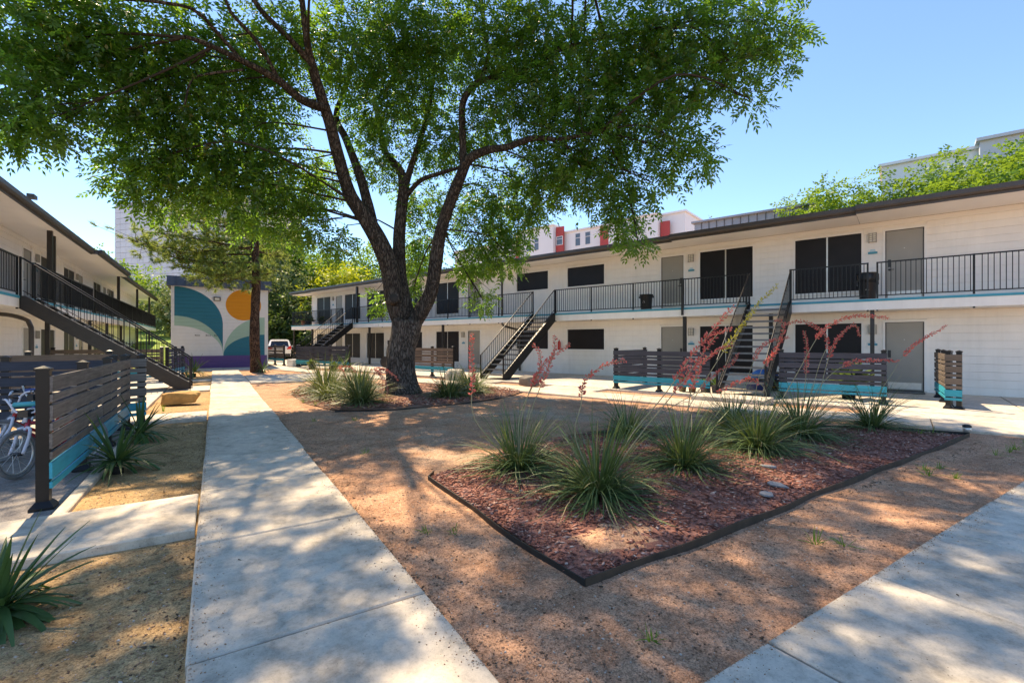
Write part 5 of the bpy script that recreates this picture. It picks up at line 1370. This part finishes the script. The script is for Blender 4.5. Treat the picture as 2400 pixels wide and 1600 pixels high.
# crown parts above and beyond the frame
EXTRA = []
g = random.Random(21)
for x in np.arange(-4.5, 12.6, 1.45):
    for y in np.arange(5.6, 17.0, 1.45):
        dx, dy = (x-3.4)/7.6, (y-11.0)/6.2
        q = dx*dx+dy*dy
        if q > 1.05: continue
        zt = 8.4 + 4.6*(1-q) + g.uniform(-0.5, 0.5)
        depth = 0.537*x + 0.843*y
        zmin = 1.55 + 0.731*depth + 1.5
        EXTRA.append((x+g.uniform(-.5,.5), y+g.uniform(-.5,.5), max(zt, zmin), g.uniform(0.6, 0.9)))
ALL = [tuple(b) for b in BLOBS] + EXTRA
def spray_leaves(centers, n_each, leaf, wd, pin, seed, tintbias=None, droop=0.35, shell=0.55):
    """pinnate sprays spread through round masses; returns numpy verts, faces, tint"""
    g = np.random.default_rng(seed)
    C = np.array([c[:3] for c in centers]); RR = np.array([c[3] for c in centers])
    w = n_each(RR); idx = np.repeat(np.arange(len(C)), w); n = len(idx)
    d = g.normal(size=(n,3)); d /= np.linalg.norm(d, axis=1)[:,None]
    r = g.random(n)**shell
    # let the outline break up: stretch some sprays past the mass
    r *= 0.70 + 0.36*g.random(n)
    Pp = C[idx] + d*(RR[idx]*r)[:,None]*np.array([1.0,1.0,0.9])
    ax = d*0.7 + g.normal(size=(n,3))*0.6 + np.array([0,0,-droop]); ax /= np.linalg.norm(ax, axis=1)[:,None]
    up = g.normal(size=(n,3))*0.5 + np.array([0,0,1.0])
    sd = np.cross(ax, up); sd /= np.linalg.norm(sd, axis=1)[:,None]+1e-9
    nn = np.cross(sd, ax)
    L = leaf*(2.2+1.6*g.random(n))
    V = np.zeros((n, pin, 4, 3)); T = np.zeros((n, pin))
    tb = g.random(n)
    for k in range(pin):
        if k == pin-1: t, s = 1.0, 0.0
        else: t, s = 0.25+0.75*(k//2+0.5)/((pin-1)/2), (1 if k % 2 else -1)
        b = Pp + ax*(L*t)[:,None] + np.array([0,0,-1.0])*(L*0.18*t*t)[:,None]
        dr = ax*(0.55 if s else 1.0) + sd*(0.85*s) + nn*(g.random(n)-0.5)[:,None]*0.5 + np.array([0,0,-0.35])*(0.4+g.random(n))[:,None]
        dr /= np.linalg.norm(dr, axis=1)[:,None]
        ll = leaf*(0.75+0.5*g.random(n))
        sv = np.cross(dr, nn + g.normal(size=(n,3))*0.35); sv /= np.linalg.norm(sv, axis=1)[:,None]+1e-9
        ww = wd*(0.8+0.4*g.random(n))
        m_ = b + dr*(ll*0.45)[:,None]
        V[:,k,0] = b; V[:,k,1] = m_+sv*ww[:,None]; V[:,k,2] = b+dr*ll[:,None]; V[:,k,3] = m_-sv*ww[:,None]
        T[:,k] = np.clip(tb*0.75+0.35*g.random(n)-0.05, 0, 1)
    F = np.arange(n*pin*4).reshape(-1,4)
    return V.reshape(-1,3), F, np.repeat(T.ravel(), 4), Pp
LOCAL = [(b[0]-TO.x, b[1]-TO.y, b[2], b[3]) for b in ALL]
thin = np.array([1.0]*len(BLOBS)+[0.74]*len(EXTRA))
v, f, ti, SP = spray_leaves(LOCAL, lambda r: np.maximum(26, (r**2*310*thin)).astype(int), 0.135, 0.027, 9, 3)
np_mesh('crown', v, f, M_LEAF, TREE, ti)
print('crown leaves', len(f))
# boughs and twigs reaching into the leaf masses
bo = MB(); tw = MB()
for bi, b in enumerate(LOCAL):
    if bi >= len(BLOBS) and bi % 3: continue
    c = Vector(b[:3]); dd = np.linalg.norm(LP - np.array(c), axis=1) + 0.8*np.maximum(0, LP[:,2]-c.z) + USE
    pi_ = int(np.argmin(dd)); p = Vector(LP[pi_]); USE += 0.55*(np.linalg.norm(LP-LP[pi_], axis=1) < 0.5); d = (c-p).length
    mid = p.lerp(c, 0.5) + Vector((g.uniform(-.22,.22), g.uniform(-.22,.22), g.uniform(0.0,.22)))*d
    r0 = min(0.034, 0.010+0.007*d)
    bo.tube([p, mid, c], [r0, r0*0.7, 0.012], 7, cap=False, smooth=0.3)
    for k in range(5):
        e = c + Vector((g.gauss(0,1), g.gauss(0,1), g.gauss(-0.1,0.7)))*b[3]*0.55
        tw.tube([mid.lerp(c, 0.4+0.12*k), (mid.lerp(c, 0.6+0.08*k)).lerp(e, 0.5)+Vector((0,0,0.06)), e], [0.011,0.008,0.004], 5, cap=False)
bo.build('boughs', M_BARK2, TREE)['kind'] = 'stuff'; tw.build('twigs', M_BARK2, TREE)['kind'] = 'stuff'

# ------------------------------------------------------------------ pine by the mural
PN = thing('pine_tree', 'slender pine with reddish bark standing in front of the mural', 'tree', (1.85, 27.2, 0))
P = [Vector((0,0,-0.05)), Vector((-0.08,0,0.5)), Vector((-0.13,0,2.0)), Vector((-0.06,0.02,4.5)), Vector((-0.12,0,7.0)), Vector((-0.1,0,9.5)), Vector((0,0,11.6))]
MB().tube(P, [0.34,0.25,0.225,0.20,0.17,0.12,0.03], 18, smooth=0.25, wob=0.14).build('trunk', M_PINEB, PN)
g = random.Random(31)
tufts = []; br = MB()
def pine_branch(z, a, L, rise):
    d = Vector((math.cos(a), math.sin(a), 0)); p0 = Vector((-0.1,0,z))
    pts = [p0, p0+d*L*0.35+Vector((0,0,rise*0.6)), p0+d*L*0.7+Vector((0,0,rise*0.75)), p0+d*L+Vector((0,0,rise*0.5))]
    br.tube(pts, [0.05,0.036,0.025,0.012], 6, smooth=0.2, cap=False)
    Q, _ = resample(pts, [0]*4, 0.22)
    for i, q in enumerate(Q[int(len(Q)*0.35):]):
        for k in range(6):
            e = q + Vector((g.gauss(0,0.42), g.gauss(0,0.42), g.gauss(0.10,0.30)))
            br.tube([q, e], [0.010,0.005], 4, cap=False); tufts.append((e, (e-q).normalized()))
# camera lies toward -y and a little -x; the long limbs reach left
for z, a, L, r in [(5.6,3.3,3.4,-0.3),(5.1,2.9,2.6,-0.7),(6.2,3.6,4.2,0.1),(6.0,3.0,4.6,-0.2),(6.9,3.4,4.0,0.4),(7.3,2.8,3.6,0.5),(5.3,5.2,1.6,-0.5),(6.6,4.3,2.8,0.2),(7.6,3.9,3.0,0.6),(8.2,3.2,2.8,0.7),(8.6,5.4,2.2,0.6),(7.0,0.4,2.2,0.3),(6.2,0.9,1.9,0.0),(8.0,0.0,2.2,0.5),(8.9,2.2,2.2,0.7),(9.4,4.4,1.8,0.6),(9.8,1.0,1.6,0.5),(10.3,3.0,1.4,0.5),(10.8,5.5,1.0,0.4),(7.7,2.0,2.2,0.5),(4.9,4.2,1.2,-0.6),(6.4,3.25,4.9,-0.7),(5.5,3.45,3.0,-1.0)]:
    pine_branch(z, a, L, r)
br.build('branches', M_PINEB, PN)
v, f, ti = [], [], []
for (p, d) in tufts:
    t0 = g.random()*0.6
    for k in range(46):
        q = (d*0.8 + Vector((g.gauss(0,.6), g.gauss(0,.6), g.gauss(0.15,.5)))).normalized(); L = g.uniform(0.16, 0.30)
        s = q.cross(Vector((g.random()-.5, g.random()-.5, g.random()-.5))).normalized()*0.014
        b = p - d*0.05*k/10; o = len(v)
        v += [tuple(b-s), tuple(b+s), tuple(b+q*L)]; f.append((o,o+1,o+2)); ti += [min(1,t0+g.random()*0.4)]*3
np_mesh('crown', np.array(v), np.array(f), M_PINE, PN, ti)

# ------------------------------------------------------------------ trees beyond
def bg_tree(label, x, y, z0, h, rx, rz, m, n, leaf, seed, trunk=0.25, nm='broadleaf_tree', grp='trees beyond the courtyard'):
    g = random.Random(seed)
    root = thing(nm, label, 'tree', (x,y,z0), 0, grp)
    MB().tube([(0,0,-0.2),(0.1,0,h*0.4),(0,0.1,h*0.85)], [trunk,trunk*0.7,0.04], 10, smooth=0.5, wob=0.1).build('trunk', M_BARK2, root)
    cs = []
    lim = MB()
    for i in range(n):
        a = g.uniform(0, 6.283); e = math.asin(g.uniform(-0.9, 1)); r = g.random()**0.45
        c = Vector((math.cos(a)*math.cos(e)*rx*r, math.sin(a)*math.cos(e)*rx*r, h-rz+math.sin(e)*rz*r))
        cs.append((c.x, c.y, c.z, rx*g.uniform(0.16, 0.30)))
        if i % 3 == 0: lim.tube([(0,0.05,max(h*0.25, c.z*0.55)), tuple(c*0.5+Vector((0,0,c.z*0.32))), tuple(c)], [trunk*0.35,trunk*0.2,0.02], 5, cap=False)
    lim.build('limbs', M_BARK2, root)
    k = 1.0/leaf**2
    v, f, ti, _ = spray_leaves(cs, lambda r: np.maximum(12, (r**2*k*3.6)).astype(int), leaf, leaf*0.30, 5, seed, droop=0.1, shell=0.5)
    np_mesh('crown', v, f, m, root, ti)
    return len(f)
tot = 0
for a in [
 ('bright green tree rising highest over the right end of the roof', 39.5, 8.6, 0, 12.7, 5.4, 5.2, M_BGLEAF, 110, 0.23, 41),
 ('bright green tree behind the right roof, left of the tallest one', 37.0, 14.8, 0, 12.4, 4.8, 4.2, M_BGLEAF, 110, 0.23, 42),
 ('leafy tree showing low over the roof beside the grey metal building', 39.5, 18.9, 0, 12.2, 3.6, 3.6, M_BGLEAF, 80, 0.23, 43),
 ('light green tree at the right frame edge behind the roof', 37.0, 3.6, 0, 12.5, 4.8, 4.4, M_BGLEAF, 80, 0.23, 44),
 ('small distant tree between the red and grey far buildings', 41.0, 27.2, 0, 13.4, 2.4, 2.6, M_BGLEAF2, 26, 0.30, 45),
 ('yellow green tree glowing over the far end of the white block', 11.5, 49.0, 0, 9.0, 4.8, 3.0, M_BGLEAF3, 60, 0.32, 46),
 ('tall green tree behind the yellow one', 8.0, 57.0, 0, 13.6, 5.5, 5.4, M_BGLEAF, 70, 0.36, 47),
 ('pale grey green tree right of the mural building', 5.0, 52.5, 0, 9.5, 4.2, 4.4, M_BGLEAF2, 70, 0.34, 48),
 ('dark leafy tree low behind the parked car', 6.0, 50.0, 0, 6.4, 4.0, 3.4, M_BGLEAF4, 60, 0.34, 49),
 ('dark tall tree hidden behind the pine crown', 3.5, 60.0, 0, 15.0, 6.0, 6.2, M_BGLEAF4, 70, 0.40, 50),
 ('green tree behind the trunk fork of the big tree', 17.5, 52.0, 0, 12.0, 5.5, 5.0, M_BGLEAF, 70, 0.36, 51),
 ('light green round tree left of the mural, above the lawn', -7.0, 66.0, 2.4, 7.4, 3.6, 3.6, M_BGLEAF, 50, 0.36, 52),
 ('pale bushy tree next to the left edge of the mural building', -3.6, 58.0, 1.8, 6.0, 2.8, 3.0, M_BGLEAF2, 45, 0.34, 53),
 ('distant green tree past the end of the left block', -11.5, 70.0, 2.6, 8.5, 4.0, 4.0, M_BGLEAF, 45, 0.38, 54),
 ('tree with pale leaves behind the mural roof', 0.0, 66.0, 0.5, 9.0, 4.4, 4.2, M_BGLEAF2, 50, 0.38, 55),
 ('dark hedge like tree behind the far balcony end', 9.5, 46.5, 0, 6.0, 3.4, 3.2, M_BGLEAF4, 50, 0.32, 56),
]: tot += bg_tree(*a)
print('bg leaves', tot)
